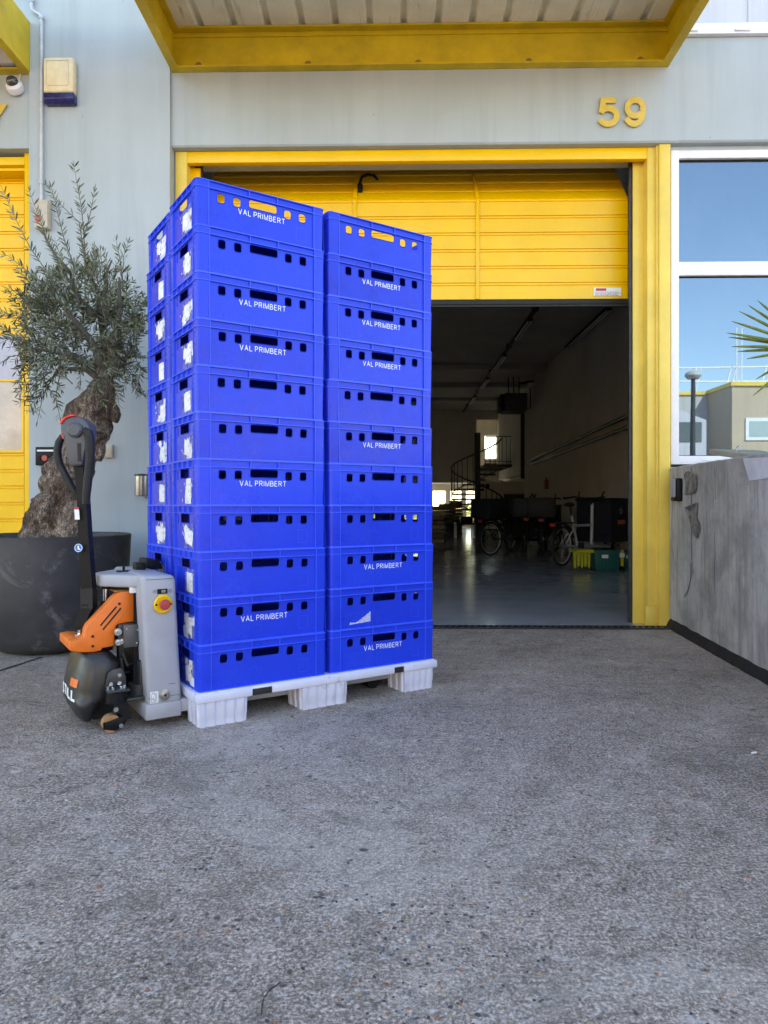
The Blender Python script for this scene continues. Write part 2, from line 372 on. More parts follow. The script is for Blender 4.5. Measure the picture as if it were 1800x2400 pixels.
# interior floor: grey epoxy, glossy, a little uneven
g = G('grey_epoxy_floor'); v = g.geo()
c = g.ramp(g.noise(1.5, 6, .6, v), [(.3, (.29, .30, .32)), (.7, (.37, .38, .40))])
rr = g.ramp(g.noise(2.5, 6, .7, v), [(.3, .12), (.7, .24)])
nb = g.bump(g.noise(7, 4, .6, g.geo((1, 1, 1))), .25, .01); nb = g.bump(g.noise(60, 2, .5, v), .12, .004, nb)
M['epoxy'] = g.fin(c, rr, 0, nb, .6)
# concrete ramp wall: board-marked vertical streaks, dark stains
g = G('streaked_concrete'); v = g.geo()
st = g.noise(1, 9, .72, g.geo((15, 15, 1.5)), .8); st2_ = g.noise(1, 8, .68, g.geo((70, 70, 5)), .5); bg_ = g.noise(2.6, 7, .68, v, .5)
c = g.ramp(st, [(.32, (.20, .19, .18)), (.45, (.40, .385, .37)), (.60, (.50, .485, .475)), (.76, (.68, .665, .66))])
c = g.mix(g.ramp(st2_, [(.24, .6), (.38, 0.)]), c, (.12, .12, .125))
c = g.mix(g.ramp(bg_, [(.38, .7), (.56, 0.)]), c, (.22, .215, .21))
c = g.mix(g.ramp(g.noise(2.6, 7, .72, g.geo((1.5, 1.5, .55)), 1.), [(.63, 0.), (.70, .75)]), c, (.05, .045, .043))
nb = g.bump(st2_, .25, .003); nb = g.bump(g.noise(60, 5, .65, v), .35, .003, nb)
M['ramp'] = g.fin(c, .85, 0, nb, .25)
M['bitumen'] = paint('black_bitumen', (.012, .012, .014), .75, .4, 12, .5, bsc=40)
# canopy sheet: dirty white metal
g = G('dirty_white_sheet'); v = g.geo()
c = g.ramp(g.noise(3, 6, .6, v), [(.3, (.66, .645, .50)), (.7, (.84, .83, .68))])
c = g.mix(g.ramp(g.noise(1, 7, .72, g.geo((11, 1.2, 2)), .6), [(.58, 0.), (.72, .8)]), c, (.13, .12, .10))
c = g.mix(g.ramp(g.noise(14, 5, .7, v, 1), [(.70, 0.), (.73, 1.)]), c, (.12, .07, .035))
M['sheet'] = g.fin(c, .6, .0, g.bump(g.noise(20, 4, .6, v), .1, .004))
# planter
M['planter'] = paint('charcoal_planter', (.050, .050, .056), .55, .30, 3.0, .25, dirt=(.14, .14, .15), dsc=3.2, dthr=.56)
# bark
g = G('olive_bark'); v = g.co()
n1 = g.noise(9, 7, .7, g.co('Object', (1, 1, .55)), 1.2); w = g.vor(58, g.mixv(g.co('Object', (1.5, 1.5, .5))), 'DISTANCE_TO_EDGE')
c = g.ramp(n1, [(.34, (.07, .042, .028)), (.47, (.21, .142, .10)), (.61, (.52, .41, .32))])
c = g.mix(g.ramp(w, [(.0, .95), (.13, 0.)]), c, (.03, .02, .015)); c = g.mix(g.ramp(g.noise(40, 5, .7, g.co('Object', (1, 1, .5))), [(.36, .7), (.5, 0.)]), c, (.04, .028, .022))
nb = g.bump(g.math('MINIMUM', w, .22), 1., .012); nb = g.bump(g.noise(24, 7, .72, g.co('Object', (1, 1, .6)), 1.), .8, .02, nb); nb = g.bump(g.noise(75, 5, .75, g.co('Object', (1, 1, .4)), 1.), .8, .008, nb); nb = g.bump(n1, .9, .03, nb)
M['bark'] = g.fin(c, .9, 0, nb)
def leafmat(name, a, b, back, tr=.25):
    g = G(name); oi = g.noise(16, 2, .5, g.geo()); c = g.ramp(oi, [(.35, a), (.65, b)])
    gm = g.n('ShaderNodeNewGeometry'); c = g.mix(gm.outputs['Backfacing'], c, back)
    g.fin(c, .5, 0, None, .4)
    t = g.n('ShaderNodeBsdfTranslucent'); g.l(c, t.inputs[0]); mx = g.n('ShaderNodeMixShader'); mx.inputs[0].default_value = tr
    g.l(g.b.outputs[0], mx.inputs[1]); g.l(t.outputs[0], mx.inputs[2])
    g.l(mx.outputs[0], g.t.nodes['Material Output'].inputs[0]); return g.m
M['olive'] = leafmat('olive_leaf', (.045, .058, .026), (.11, .125, .065), (.20, .22, .15), .22)
M['palm'] = leafmat('palm_leaf', (.10, .14, .02), (.20, .24, .05), (.16, .19, .05), .3)
M['hedge'] = leafmat('hedge_leaf', (.10, .14, .01), (.30, .30, .02), (.25, .28, .03), .5)
M['twig'] = paint('olive_twig', (.10, .09, .07), .8, .2, 20, .1)
# reflecting double glazing on the front; clear panes at the back
g = G('reflective_glazing'); g.fin(g.ramp(g.noise(3, 8, .8, g.geo((1, 1, .4)), 1.), [(.45, (.010, .014, .022)), (.75, (.035, .036, .04))]), .012, 0, None, 1.0); g.b.inputs['IOR'].default_value = 2.05; g.b.inputs['Specular Tint'].default_value = (.58, .80, 1, 1)
g.l(g.bump(g.noise(1.1, 2, .5, g.geo()), .05, .01), g.b.inputs['Normal']); M['glass'] = g.m
g = G('clear_pane'); t = g.n('ShaderNodeBsdfTransparent'); t.inputs[0].default_value = (.92, .95, .93, 1)
gl = g.n('ShaderNodeBsdfGlossy'); gl.inputs['Roughness'].default_value = .02; mx = g.n('ShaderNodeMixShader'); mx.inputs[0].default_value = .07
g.l(t.outputs[0], mx.inputs[1]); g.l(gl.outputs[0], mx.inputs[2]); g.l(mx.outputs[0], g.t.nodes['Material Output'].inputs[0]); M['pane'] = g.m
M['palelid'] = paint('pale_door_pane', (.56, .49, .43), .25, .12, 4, .05)  # cream reflection painted into the lower door pane; the blind shares it
M['warn'] = paint('white_label', (.75, .76, .78), .5, .03, 30, 0)
M['grass'] = paint('sunny_grass', (.10, .13, .03), .9, .3, 2, .2)
M['orangetxt'] = paint('orange_print', (.45, .12, .03), .5, .05, 10, 0)
M['navybox'] = paint('dark_navy_box', (.006, .008, .016), .85, .2, 5, .03)
M['frameblack'] = paint('black_bike_parts', (.005, .005, .006), .62, .2, 12, .03)
M['bikewhite'] = paint('white_bike_frame', (.55, .56, .58), .35, .05, 12, .0)

# ================================================================ SETTING
b = MB(); N = 60
xs = [-150, 150]
b.add([(-160, -160, 0), (160, -160, 0), (160, 200, 0), (-160, 200, 0)], [(0, 1, 2, 3)])
tag(b.build('ground', M['ground']), 'worn grey exposed aggregate concrete forecourt', None, None, 'structure')
# slab joint filled with dark soil and moss
p0, p1 = gnd(-60, 1592), gnd(98, 1541)
dv = (p1 - p0).normalized(); nn = Vector((-dv.y, dv.x, 0)) * .011
b = MB(); L = (p1-p0).length; vs = []; fs = []
for i in range(41):
    p = p0 - dv*1.2 + dv*(L+1.2)*i/40; w = 1 + .5*noise.noise(p*14)
    vs += [tuple(p + nn*w + Vector((0, 0, .004))), tuple(p - nn*w + Vector((0, 0, .004)))]
for i in range(40): fs.append((2*i, 2*i+1, 2*i+3, 2*i+2))
b.add(vs, fs); tag(b.build('path_joint', paint('joint_soil', (.03, .035, .012), .95, .5, 30, .4)), 'dark mossy joint between concrete slabs', None, None, 'structure')

# ---------------------------------------------------------------- the warehouse unit 59
unit = empty('industrial_unit', (X(980), F, 0), 0, 'pale blue industrial unit with half open yellow door and canopy, numbered 59', 'building')
def part(name, b, mat, parent=unit, **k):
    o = b.build(name, mat); o.parent = parent; o.matrix_parent_inverse = Matrix.Translation(-Vector(root_of(parent))); 
    return tag(o, **k) if k else o
def root_of(o):
    v = Vector(o.location)
    while o.parent: o = o.parent; v = v + Vector(o.location)
    return v
# children are modelled in world coordinates; this keeps them there under an empty standing elsewhere
def part(name, b, mat, parent=unit, label=None):
    off = Vector(parent.get('base', (0, 0, 0))); b.v = [tuple(Vector(p) - off) for p in b.v]
    o = b.build(name, mat); o.parent = parent; o['base'] = tuple(off)
    if label: o['label'] = label
    return o
def mark(e): e['base'] = tuple(e.location); return e
mark(unit)
TOP = 9.2; XR = 9.0
PF_ = 5.50                                   # pilaster face
XL, XP = X(68, PF_), X(398, PF_)
b = MB(); b.box(XL, XP, PF_, 5.95, 0, TOP); part('pilaster', b, M['wall'])
zl = Z(339, 5.53); XFL = X(1573)+.02
b = MB(); b.prism([(5.53, zl+.012), (5.542, zl), (5.95, zl), (5.95, 4.57), (5.53, 4.57)], XP, XR, 'x'); b.box(XP, XFL, 5.531, 5.95, 4.571, 4.659); part('lintel', b, M['wall'])
b = MB(); b.box(XP, XR, 5.56, 5.95, 4.66, TOP)
for k in range(14): b.box(XP + .1 + k*.55, XP + .13 + k*.55, 5.548, 5.562, 4.66, TOP)
part('upper_wall', b, M['upper'])
b = MB(); b.box(XFL, XR, 5.49, 5.56, 4.575, 4.655)
for k in range(9):
    x = XFL + .04 + k*.40; b.bbox(x, x+.12, 5.475, 5.492, 4.590, 4.606, .003)
part('flashing', b, M['white'])
b = MB(); b.box(-4.4, XR, 5.56, 30.6, TOP, TOP+.25); part('roof', b, M['intsteel'])
# sill wall under the window
zs = Z(1089, 5.58)
b = MB(); b.box(X(1573), XR, 5.60, 5.95, 0, zs-.02); part('sill_wall', b, M['wall'])
# window
w = mark(empty('window', unit.location)); w.parent = unit; w.location = (0, 0, 0); w['base'] = tuple(unit.location)
wx0, wx1, wz0, wz1 = X(1573, 5.58), 4.45, zs, Z(358, 5.58)
b = MB(); ws = .062
b.bbox(wx0, wx0+ws, 5.58, 5.66, wz0, wz1, .004); b.bbox(wx1-ws, wx1, 5.58, 5.66, wz0, wz1, .004)
b.bbox(wx0+ws, wx1-ws, 5.583, 5.66, wz1-.062, wz1, .004); b.bbox(wx0+ws, wx1-ws, 5.583, 5.66, wz0, wz0+.066, .004)
zm0, zm1 = Z(650, 5.59), Z(618, 5.59)
b.bbox(wx0+ws, wx1-ws, 5.586, 5.66, zm0, zm1, .005)
b.bbox(wx0+ws+.02+.16, wx0+ws+.02+.22, 5.577, 5.584, wz0+.028, wz0+.038, .002)
for (za, zb) in ((wz0+.066, zm0), (zm1, wz1-.062)):
    b.box(wx0+ws, wx0+ws+.006, 5.60, 5.66, za, zb); b.box(wx1-ws-.006, wx1-ws, 5.60, 5.66, za, zb)
part('frame', b, M['white'], w)
for (za, zb) in ((wz0+.066, zm0), (zm1, wz1-.062)):
    b = MB(); b.box(wx0+ws+.006, wx1-ws-.006, 5.625, 5.64, za, zb); part('pane', b, M['glass'], w)
    b = MB(); b.box(wx0+ws+.006, wx1-ws-.006, 5.612, 5.625, za, za+.006); b.box(wx0+ws+.006, wx1-ws-.006, 5.612, 5.625, zb-.006, zb); part('gasket', b, M['rubber'], w)
b = MB(); b.box(wx0, wx1, 5.60, 5.95, wz1+.001, zl-.001) if wz1 < zl else None
b.box(wx1, XR, 5.60, 5.95, zs-.02, zl); part('window_surround', b, M['wall'])
# left return beside the door (the dark reveal)
b = MB(); b.box(XP-.001, X(410, 5.6), 5.62, 5.95, 0, zl); part('reveal', b, M['wall'])
# ---- door frame
df = mark(empty('door_frame', (0, 0, 0))); df.parent = unit; df['base'] = tuple(unit.location)
b = MB(); zt = zl - .002
b.bbox(X(1546), X(1573)-.002, 5.555, 5.93, 0.004, zt, .004)
b.bbox(X(1541), X(1546), 5.575, 5.93, 0.004, zt, .002)
b.bbox(X(1517, 5.6), X(1541, 5.6), 5.60, 5.93, 0.004, zt, .005)
b.bbox(X(1528, 5.6)-.06, X(1528, 5.6)+.028, 5.565, 5.599, 0.004, .16, .003)
part('right_post', b, M['yellowframe'], df)
b = MB(); b.bbox(X(1484, 5.7), X(1514, 5.7), 5.70, 5.725, 0.004, Z(383, 5.7), .004)
b.box(X(1514, 5.7), X(1518, 5.7), 5.74, 5.9, .004, Z(383, 5.7)); part('right_guide_cover', b, M['yellowframe'], df)
b = MB(); b.box(X(1474, 5.74), X(1484, 5.74), 5.73, 5.765, 0.004, 4.05); b.box(X(456, 5.73), X(474, 5.73), 5.73, 5.765, 0.004, 4.05); part('guide_rail', b, M['darksteel'], df)
b = MB(); b.bbox(X(411, 5.6), X(438, 5.6), 5.60, 5.93, 0.004, zt, .005); part('left_post', b, M['yellowframe'], df)
b = MB(); b.bbox(X(438, 5.7), X(469, 5.7), 5.703, 5.725, 0.004, Z(389, 5.7), .004); part('left_guide_cover', b, M['yellow'], df)
b = MB(); b.bbox(X(438, 5.6), X(1517, 5.6), 5.603, 5.655, Z(377, 5.6), zt, .005)
b.bbox(X(438, 5.6), X(1517, 5.6), 5.66, 5.70, Z(386, 5.70), zt-.002, .004); part('head_beam', b, M['yellow'], df)
# ---- overhead door, half raised; top section folded back
DY = 5.95
dx0, dx1 = X(478, DY), X(1471, DY)
zb_, zf = Z(703, DY), Z(467, DY)
def ribbed(x0, x1, prof_pts, th, M_=None):
    """ribbed sheet: prof_pts is a list of (y,z); thickness th behind"""
    mb = MB(); n = len(prof_pts); vs = []; fs = []
    for (y, z) in prof_pts: vs += [(x0, y, z), (x1, y, z)]
    for i in range(n-1): fs.append((2*i, 2*i+1, 2*i+3, 2*i+2))
    m0 = len(vs)
    for (y, z) in prof_pts: vs += [(x0, y+th, z), (x1, y+th, z)]
    for i in range(n-1): fs.append((m0+2*i+2, m0+2*i+3, m0+2*i+1, m0+2*i))
    for i in range(n-1): fs.append((2*i, 2*i+2, m0+2*i+2, m0+2*i)); fs.append((2*i+1, m0+2*i+1, m0+2*i+3, 2*i+3))
    fs.append((0, m0, m0+1, 1)); fs.append((2*n-2, 2*n-1, m0+2*n-1, m0+2*n-2))
    mb.add(vs, fs); return mb
def ribprofile(y, z0, z1, n, gd=.013, gh=.008, lip=.026):
    pts = []; h = (z1-z0)/n
    for i in range(n):
        a = z0 + i*h
        pts += [(y, a+.001), (y, a+h-lip-gh), (y+gd*.5, a+h-lip-gh+.003), (y+gd*.5, a+h-lip), (y-.002, a+h-lip+.004), (y-.002, a+h-.010), (y+gd, a+h-.006), (y+gd, a+h-.001)]
    return pts
door = mark(empty('overhead_door', (0, 0, 0))); door.parent = unit; door['base'] = tuple(unit.location)
b = ribbed(dx0, dx1, ribprofile(DY, zb_+.001, zf-.003, 6), .035); part('lower_leaf', b, M['yellow'], door)
ang = math.atan2(.50, .58); hinge = Vector((0, DY+.004, zf+.004))
b = ribbed(dx0, dx1, ribprofile(0, 0, .76, 5), .035)
b.v = [tuple(hinge + Matrix.Rotation(-ang, 3, 'X') @ Vector((0, p[1], p[2])) + Vector((p[0], 0, 0))) for p in b.v]
part('upper_leaf', b, M['yellow'], door)
b = MB()
for px in (832, 1119):
    x = X(px, DY); b.bbox(x-.016, x+.016, DY-.014, DY-.003, zb_, zf-.006, .003); b.box(x-.004, x+.004, DY-.017, DY-.0141, zb_, zf-.006)
part('stiffener', b, M['yellow'], door)
b = MB()
for px in (832, 1119):
    x = X(px, DY)
    t = MB(); t.bbox(x-.016, x+.016, -.014, -.003, .004, .74, .003)
    b.add([tuple(hinge + Matrix.Rotation(-ang, 3, 'X') @ Vector((0, p[1], p[2])) + Vector((p[0], 0, 0))) for p in t.v], t.f)
part('stiffener', b, M['yellow'], door)
b = MB(); b.bbox(dx0, dx1, DY-.012, DY+.05, zb_-.045, zb_-.001, .006); b.box(dx0, dx1, DY-.004, DY+.02, zb_-.062, zb_-.046); part('bottom_seal', b, M['rubber'], door)
b = MB(); tl_ = math.tan(ang)
def onleaf(px, py, off):
    r = ray(px, py); t = (DY - tl_*(zf-EYE) - off) / (r.y - tl_*r.z); return Vector((0, 0, EYE)) + r*t
hp = [onleaf(844, 444, .02), onleaf(844, 426, .07), onleaf(848, 415, .08), onleaf(862, 409, .08), onleaf(876, 410, .08), onleaf(884, 420, .07)]
b.tube(hp, .013, 8); b.bbox(hp[0].x-.022, hp[0].x+.022, hp[0].y-.01, hp[0].y+.05, hp[0].z-.03, hp[0].z+.05, .004); part('handle', b, M['black'], door)
q0, q1 = at(1391, 694, DY-.006), at(1456, 674, DY-.006)
b = MB(); b.box(q0.x, q1.x, DY-.008, DY-.004, q0.z, q1.z); lab = part('warning_label', b, M['warn'], door)
b = MB(); b.box(q0.x+.02, q0.x+.105, DY-.0095, DY-.0085, q1.z-.027, q1.z-.006); part('red_banner', b, M['red'], door)
b = MB()
for r_ in range(4):
    x = q0.x+.012
    zz = q1.z-.036-r_*.0095
    while x < q1.x-.03:
        l = random.uniform(.01, .035); b.box(x, min(x+l, q1.x-.01), DY-.0095, DY-.0085, zz-.003, zz); x += l+.006
part('small_print', b, M['estop'] if False else M['darksteel'], door)

# ---- canopies (yellow channel frame, dirty ribbed sheet)
def canopy(x0, x1, parent, base):
    cn = empty('canopy', (0, 0, 0)); cn.parent = parent; cn['base'] = base
    z0, z1 = Z(165, 5.53, 933), 4.715; t = .012; fl = .065; YO = 3.7
    b = MB()
    b.box(x0+t, x1-t, F-.035, F-.035+t, z0, z1)                          # web on the wall
    b.box(x0+t, x1-t, F-.035-fl, F-.0351, z0, z0+t); b.box(x0+t, x1-t, F-.035-fl, F-.0351, z1-.07, z1-.07+t)
    b.box(x0+t, x1-t, F-.050, F-.0352, z1-.11, z1-.095)
    part('wall_beam', b, M['yellowbeam'], cn)
    for s_, xx in ((1, x0), (-1, x1)):
        b = MB(); a_, c_ = (xx, xx+t) if s_ > 0 else (xx-t, xx)
        b.box(a_, c_, YO, F-.02, z0, z1+.02)
        f0, f1 = (xx+t, xx+fl) if s_ > 0 else (xx-fl, xx-t)
        b.box(f0, f1, YO, F-.036-fl, z0, z0+t); b.box(f0, f1, YO, F-.036-fl, z1-.07, z1-.07+t)
        part('side_beam', b, M['yellowbeam'], cn)
    b = MB(); b.box(x0+t, x1-t, YO, YO+t, z0+.001, z1+.02); part('front_beam', b, M['yellowbeam'], cn)
    # ribbed sheet resting on the beams
    prof = []; x = x0+.015; zs_ = z1-.055; per = .262
    while x < x1-.02:
        for dx_, dz in ((0, 0), (.195, 0), (.212, .035), (.245, .035)):
            if x+dx_ < x1-.015: prof.append((x+dx_, zs_+dz))
        x += per
    prof.append((x1-.015, zs_))
    vs, fs = [], []
    for (xx, zz) in prof: vs += [(xx, YO+t+.002, zz), (xx, F-.04, zz), (xx, YO+t+.002, zz+.004), (xx, F-.04, zz+.004)]
    for i in range(len(prof)-1):
        a_ = 4*i; fs += [(a_, a_+4, a_+5, a_+1), (a_+2, a_+3, a_+7, a_+6)]
    b = MB(); b.add(vs, fs); part('roof_sheet', b, M['sheet'], cn)
    b = MB()
    n = 5
    for i in range(n):
        xx = x0 + (x1-x0)*(.055 + .222*i); zz = z0+.045
        b.tube([(xx, F-.034, zz), (xx, F-.043, zz)], .026, 16); b.tube([(xx, F-.0431, zz), (xx, F-.060, zz)], .013, 6)
    part('bolt', b, M['rust'], cn)
    return cn
canopy(X(398, 5.47), X(1573, 5.47), unit, tuple(unit.location))

# ---- interior
RW = 3.9; CE = 4.62; LW = -3.2; MZ = 27.5; BW = 30.3
b = MB(); b.box(RW, RW+.2, 5.96, 21.9, 0, TOP); part('right_interior_wall', b, M['intwall'])
b = MB(); b.box(LW-.2, LW, 5.96, BW, 0, TOP); part('left_interior_wall', b, M['intwall'])
b = MB(); b.box(LW, XL, 5.60, 5.95, 4.3, TOP) ; b.box(LW, RW, 5.96, 6.0, CE-.3, TOP); part('inner_front_wall', b, M['intwall'])
b = MB(); b.box(LW, XP-.02, 5.96, 6.05, 0, 4.6); b.box(X(1573), RW, 5.96, 6.05, 0, 4.6); part('inner_pier', b, M['intwall'])
b = MB(); b.box(LW, 7.5, 6.05, BW, CE, CE+.15)
for py in (866, 908, 940):
    yy = (CE-.12-EYE)*FPX/(HOR-py); b.box(LW, RW, yy, yy+.35, CE-.12, CE-.001)
for yy in (9, 12): b.box(LW, RW, yy, yy+.35, CE-.12, CE-.001)
part('interior_ceiling', b, M['intceil'])
# floor
b = MB(); b.add([(LW, 5.58, .005), (7.5, 5.58, .005), (7.5, BW, .005), (LW, BW, .005)], [(0, 1, 2, 3)])
tag(b.build('floor', M['epoxy']), 'glossy grey painted workshop floor', None, None, 'structure')
# mezzanine: front wall with the doorway, side wall, slab
ox0, ox1, oz0, oz1 = X(1117, MZ), X(1168, MZ), Z(1100, MZ), Z(984, MZ)
mb_ = Z(1131, MZ)
b = MB(); b.box(LW, ox0, MZ, MZ+.2, mb_, CE); b.box(ox1, RW, MZ, MZ+.2, mb_, CE); b.box(ox0, ox1, MZ, MZ+.2, oz1, CE); b.box(ox0, ox1, MZ, MZ+.2, mb_, oz0)
part('mezzanine_front_wall', b, M['intwall'])
b = MB(); b.box(RW, RW+.2, 21.9, MZ, Z(1110, 21.9), CE); part('mezzanine_side_wall', b, M['intlight'])
b = MB(); b.box(LW, 7.5, MZ+.2, BW, mb_+.02, mb_+.2); b.box(RW+.2, 7.5, 21.9, MZ+.2, mb_+.02, mb_+.2); part('mezzanine_slab', b, M['intlight'])
# back wall with windows
bz0, bz1 = Z(1222, BW), Z(1148, BW)
wins = [(-3.0, -1.6), (-1.5, .1), (.2, 1.35), (X(1012, BW), X(1047, BW)), (X(1053, BW), X(1084, BW)), (X(1090, BW), X(1116, BW))]
ux0, ux1, uz0, uz1 = X(1134, BW), X(1166, BW), Z(1078, BW), Z(1019, BW)
ul0, ul1 = X(1096, BW), X(1126, BW)
b = MB(); xs_ = [LW] + [q for w_ in wins for q in w_] + [7.5]
for i in range(0, len(xs_), 2): b.box(xs_[i], xs_[i+1], BW, BW+.25, bz0, bz1)
b.box(LW, 7.5, BW, BW+.25, 0, bz0); b.box(LW, 7.5, BW, BW+.25, bz1, uz0)
b.box(-.2, ul0, BW, BW+.25, uz0, uz1); b.box(LW, -3.0, BW, BW+.25, uz0, uz1); b.box(ul1, ux0, BW, BW+.25, uz0, uz1); b.box(ux1, 7.5, BW, BW+.25, uz0, uz1)
b.box(LW, 7.5, BW, BW+.25, uz1, TOP); part('rear_wall', b, M['intlight'])
b = MB(); b.box(7.5, 7.7, 21.7, BW+.25, 0, TOP); b.box(RW+.2, 7.5, 21.7, 21.9, 0, TOP); part('rear_side_wall', b, M['intlight'])
for (a_, c_, z0, z1) in [(p, q, bz0, bz1) for p, q in wins] + [(ux0, ux1, uz0, uz1), (ul0, ul1, uz0, uz1), (-3.0, -.2, uz0, uz1)]:  # left-hand and wide mezzanine windows out of view are added to brighten inside
    wn = empty('rear_window', (0, 0, 0)); wn.parent = unit; wn['base'] = tuple(unit.location)
    b = MB(); f_ = .05
    b.box(a_, a_+f_, BW+.05, BW+.12, z0, z1); b.box(c_-f_, c_, BW+.05, BW+.12, z0, z1); b.box(a_+f_, c_-f_, BW+.05, BW+.12, z0, z0+f_); b.box(a_+f_, c_-f_, BW+.05, BW+.12, z1-f_, z1)
    part('frame', b, M['white'], wn)
    b = MB(); b.box(a_+f_, c_-f_, BW+.08, BW+.09, z0+f_, z1-f_); part('pane', b, M['pane'], wn)
b = MB(); b.box(X(1182, 26), X(1229, 26), 26, 26.1, 0, Z(1158, 26)); part('dark_inner_door', b, M['darksteel'])
b = MB(); b.box(X(1120, 26.2), 7.5, 26.1, 26.2, 0, mb_); part('ground_floor_partition', b, M['intlight'])
# electrical boxes and clock on the partition
# ---- neighbouring unit 57 on the left
un2 = mark(empty('industrial_unit', (-4.6, F, 0), 0, 'neighbouring pale blue unit with closed yellow door at the left edge', 'building'))
b = MB(); b.box(-9, XL-.001, 5.53, 5.95, zl, 4.9); b.box(-9, XL-.001, 5.57, 5.95, 4.9, TOP); part('lintel', b, M['wall'], un2)
b = MB(); b.box(-9, -7.2, 5.50, 5.95, 0, zl); part('pilaster', b, M['wall'], un2)
b = MB(); zh = Z(362, 5.58)
b.bbox(X(57, 5.6), XL-.002, 5.60, 5.9, .004, zl-.002, .004); b.bbox(-7.2, X(57, 5.6), 5.60, 5.9, Z(378, 5.6), zh+.02, .004); b.bbox(-7.2, X(57, 5.6), 5.64, 5.9, Z(392, 5.64), Z(378, 5.6)-.002, .004); part('door_frame', b, M['yellow'], un2)
d2 = empty('roller_door', (0, 0, 0)); d2.parent = un2; d2['base'] = un2['base']
zw0, zw1 = Z(965*1.085+7, 5.78), Z(780, 5.78)
zt2 = Z(390, 5.78)
b = ribbed(-7.2, X(56, 5.78), ribprofile(5.78, .03, zw0-.02, 10), .03); part('lower_leaf', b, M['yellow'], d2)
b = ribbed(-7.2, X(56, 5.78), ribprofile(5.78, zw1+.02, zt2+.05, 10), .03); part('upper_leaf', b, M['yellow'], d2)
b = MB(); b.box(-7.2, X(56, 5.78), 5.775, 5.82, zw0-.02, zw0+.0); b.box(-7.2, X(56, 5.78), 5.775, 5.82, zw1-.0, zw1+.02); b.box(X(51, 5.78), X(56, 5.78), 5.776, 5.82, zw0, zw1); b.box(-7.2, X(51, 5.78), 5.777, 5.82, Z(888, 5.78)-.01, Z(888, 5.78)+.006); part('window_frame', b, M['yellow'], d2)
b = MB(); b.box(-7.2, X(51, 5.78), 5.79, 5.80, zw0, Z(888, 5.78)-.01); part('pane', b, M['palelid'], d2)
b = MB(); b.box(-7.2, X(51, 5.78), 5.79, 5.80, Z(888, 5.78)+.006, zw1); part('pane', b, paint('lavender_reflection_pane', (.42, .42, .52), .25, .08, 4, .03), d2)  # lavender reflection painted as the upper pane's own colour
b = MB(); b.box(-7.2, X(51, 5.78), 5.83, 5.84, zw0-.01, zw1+.01); part('inner_blind', b, M['palelid'], d2)
canopy(-7.2, X(66, 5.47), un2, un2['base'])

# ---- threshold drain grate
gr = mark(empty('drain_grate', (0, 5.5, 0), 0, 'dark metal drainage grate across the open doorway threshold', 'drain grate'))
gx0, gx1 = XP, X(1600, 5.48)
b = MB(); b.box(gx0, gx1, 5.44, 5.55, .002, .006); part('channel', b, M['bitumen'], gr)
b = MB(); x = gx0
while x < gx1-.06:
    b.prism([(x, 5.452), (x+.02, 5.452), (x+.050, 5.538), (x+.030, 5.538)], .006, .012, 'z'); x += .048
b.box(gx0, gx1, 5.440, 5.452, .006, .013); b.box(gx0, gx1, 5.538, 5.551, .006, .013); part('bars', b, M['darksteel'], gr)

# ---- concrete ramp wall on the right
p2 = gnd(1806, 1604); p1 = Vector((X(1574, 5.5), 5.54, 0)); dirv = (p2-p1).normalized(); nrm = Vector((-dirv.y, dirv.x, 0))
if nrm.x < 0: nrm = -nrm
rw = mark(empty('ramp_wall', p1, 0, 'streaked grey concrete ramp wall beside the yellow door post', 'wall'))
Lw = 4.2; zt_ = Z(1096, 5.54, 1574); NB = 60
b = MB(); vs, fs = [], []
for i in range(NB+1):
    t = Lw*i/NB; q = p1 + dirv*t
    e = .006*noise.noise(Vector((t*6, 1, 0))); ze = zt_ - .004*t + .008*noise.noise(Vector((t*9, 4, 0)))
    zb2 = .075 + .012*noise.noise(Vector((t*7, 9, 3))) - .01*t
    a_ = q + nrm*(e+.002); bk = q + nrm*.22
    vs += [(a_.x, a_.y, zb2), (a_.x, a_.y, ze-.008), (a_.x+nrm.x*.008, a_.y+nrm.y*.008, ze), (bk.x, bk.y, ze), (bk.x, bk.y, zb2)]
for i in range(NB):
    for j in range(4): a_ = 5*i+j; fs.append((a_, a_+5, a_+6, a_+1))
fs.append((0, 1, 2, 3, 4)); fs.append(tuple(5*NB+j for j in (4, 3, 2, 1, 0)))
b.add(vs, fs); part('concrete_face', b, M['ramp'], rw)
b = MB(); vs, fs = [], []
for i in range(NB+1):
    t = Lw*i/NB; q = p1 + dirv*t; k = -.012 - .02*noise.noise(Vector((t*5, 2, 7)))
    o_ = q - nrm*(.03+.01*noise.noise(Vector((t*11, 0, 0)))); i_ = q + nrm*.03
    vs += [(o_.x, o_.y, .003), (q.x-nrm.x*.010, q.y-nrm.y*.010, .05), (i_.x, i_.y, .10)]
for i in range(NB):
    for j in range(2): a_ = 3*i+j; fs.append((a_, a_+3, a_+4, a_+1))
b.add(vs, fs, True); part('bitumen_skirt', b, M['bitumen'], rw)

def onwall(px, py):      # point on the ramp wall face
    r = ray(px, py); n_ = nrm; t = (p1.dot(n_) - 0) / Vector((r.x, r.y, 0)).dot(n_)
    return Vector((0, 0, EYE)) + r*t
rz_w = math.atan2(-dirv.y, -dirv.x)
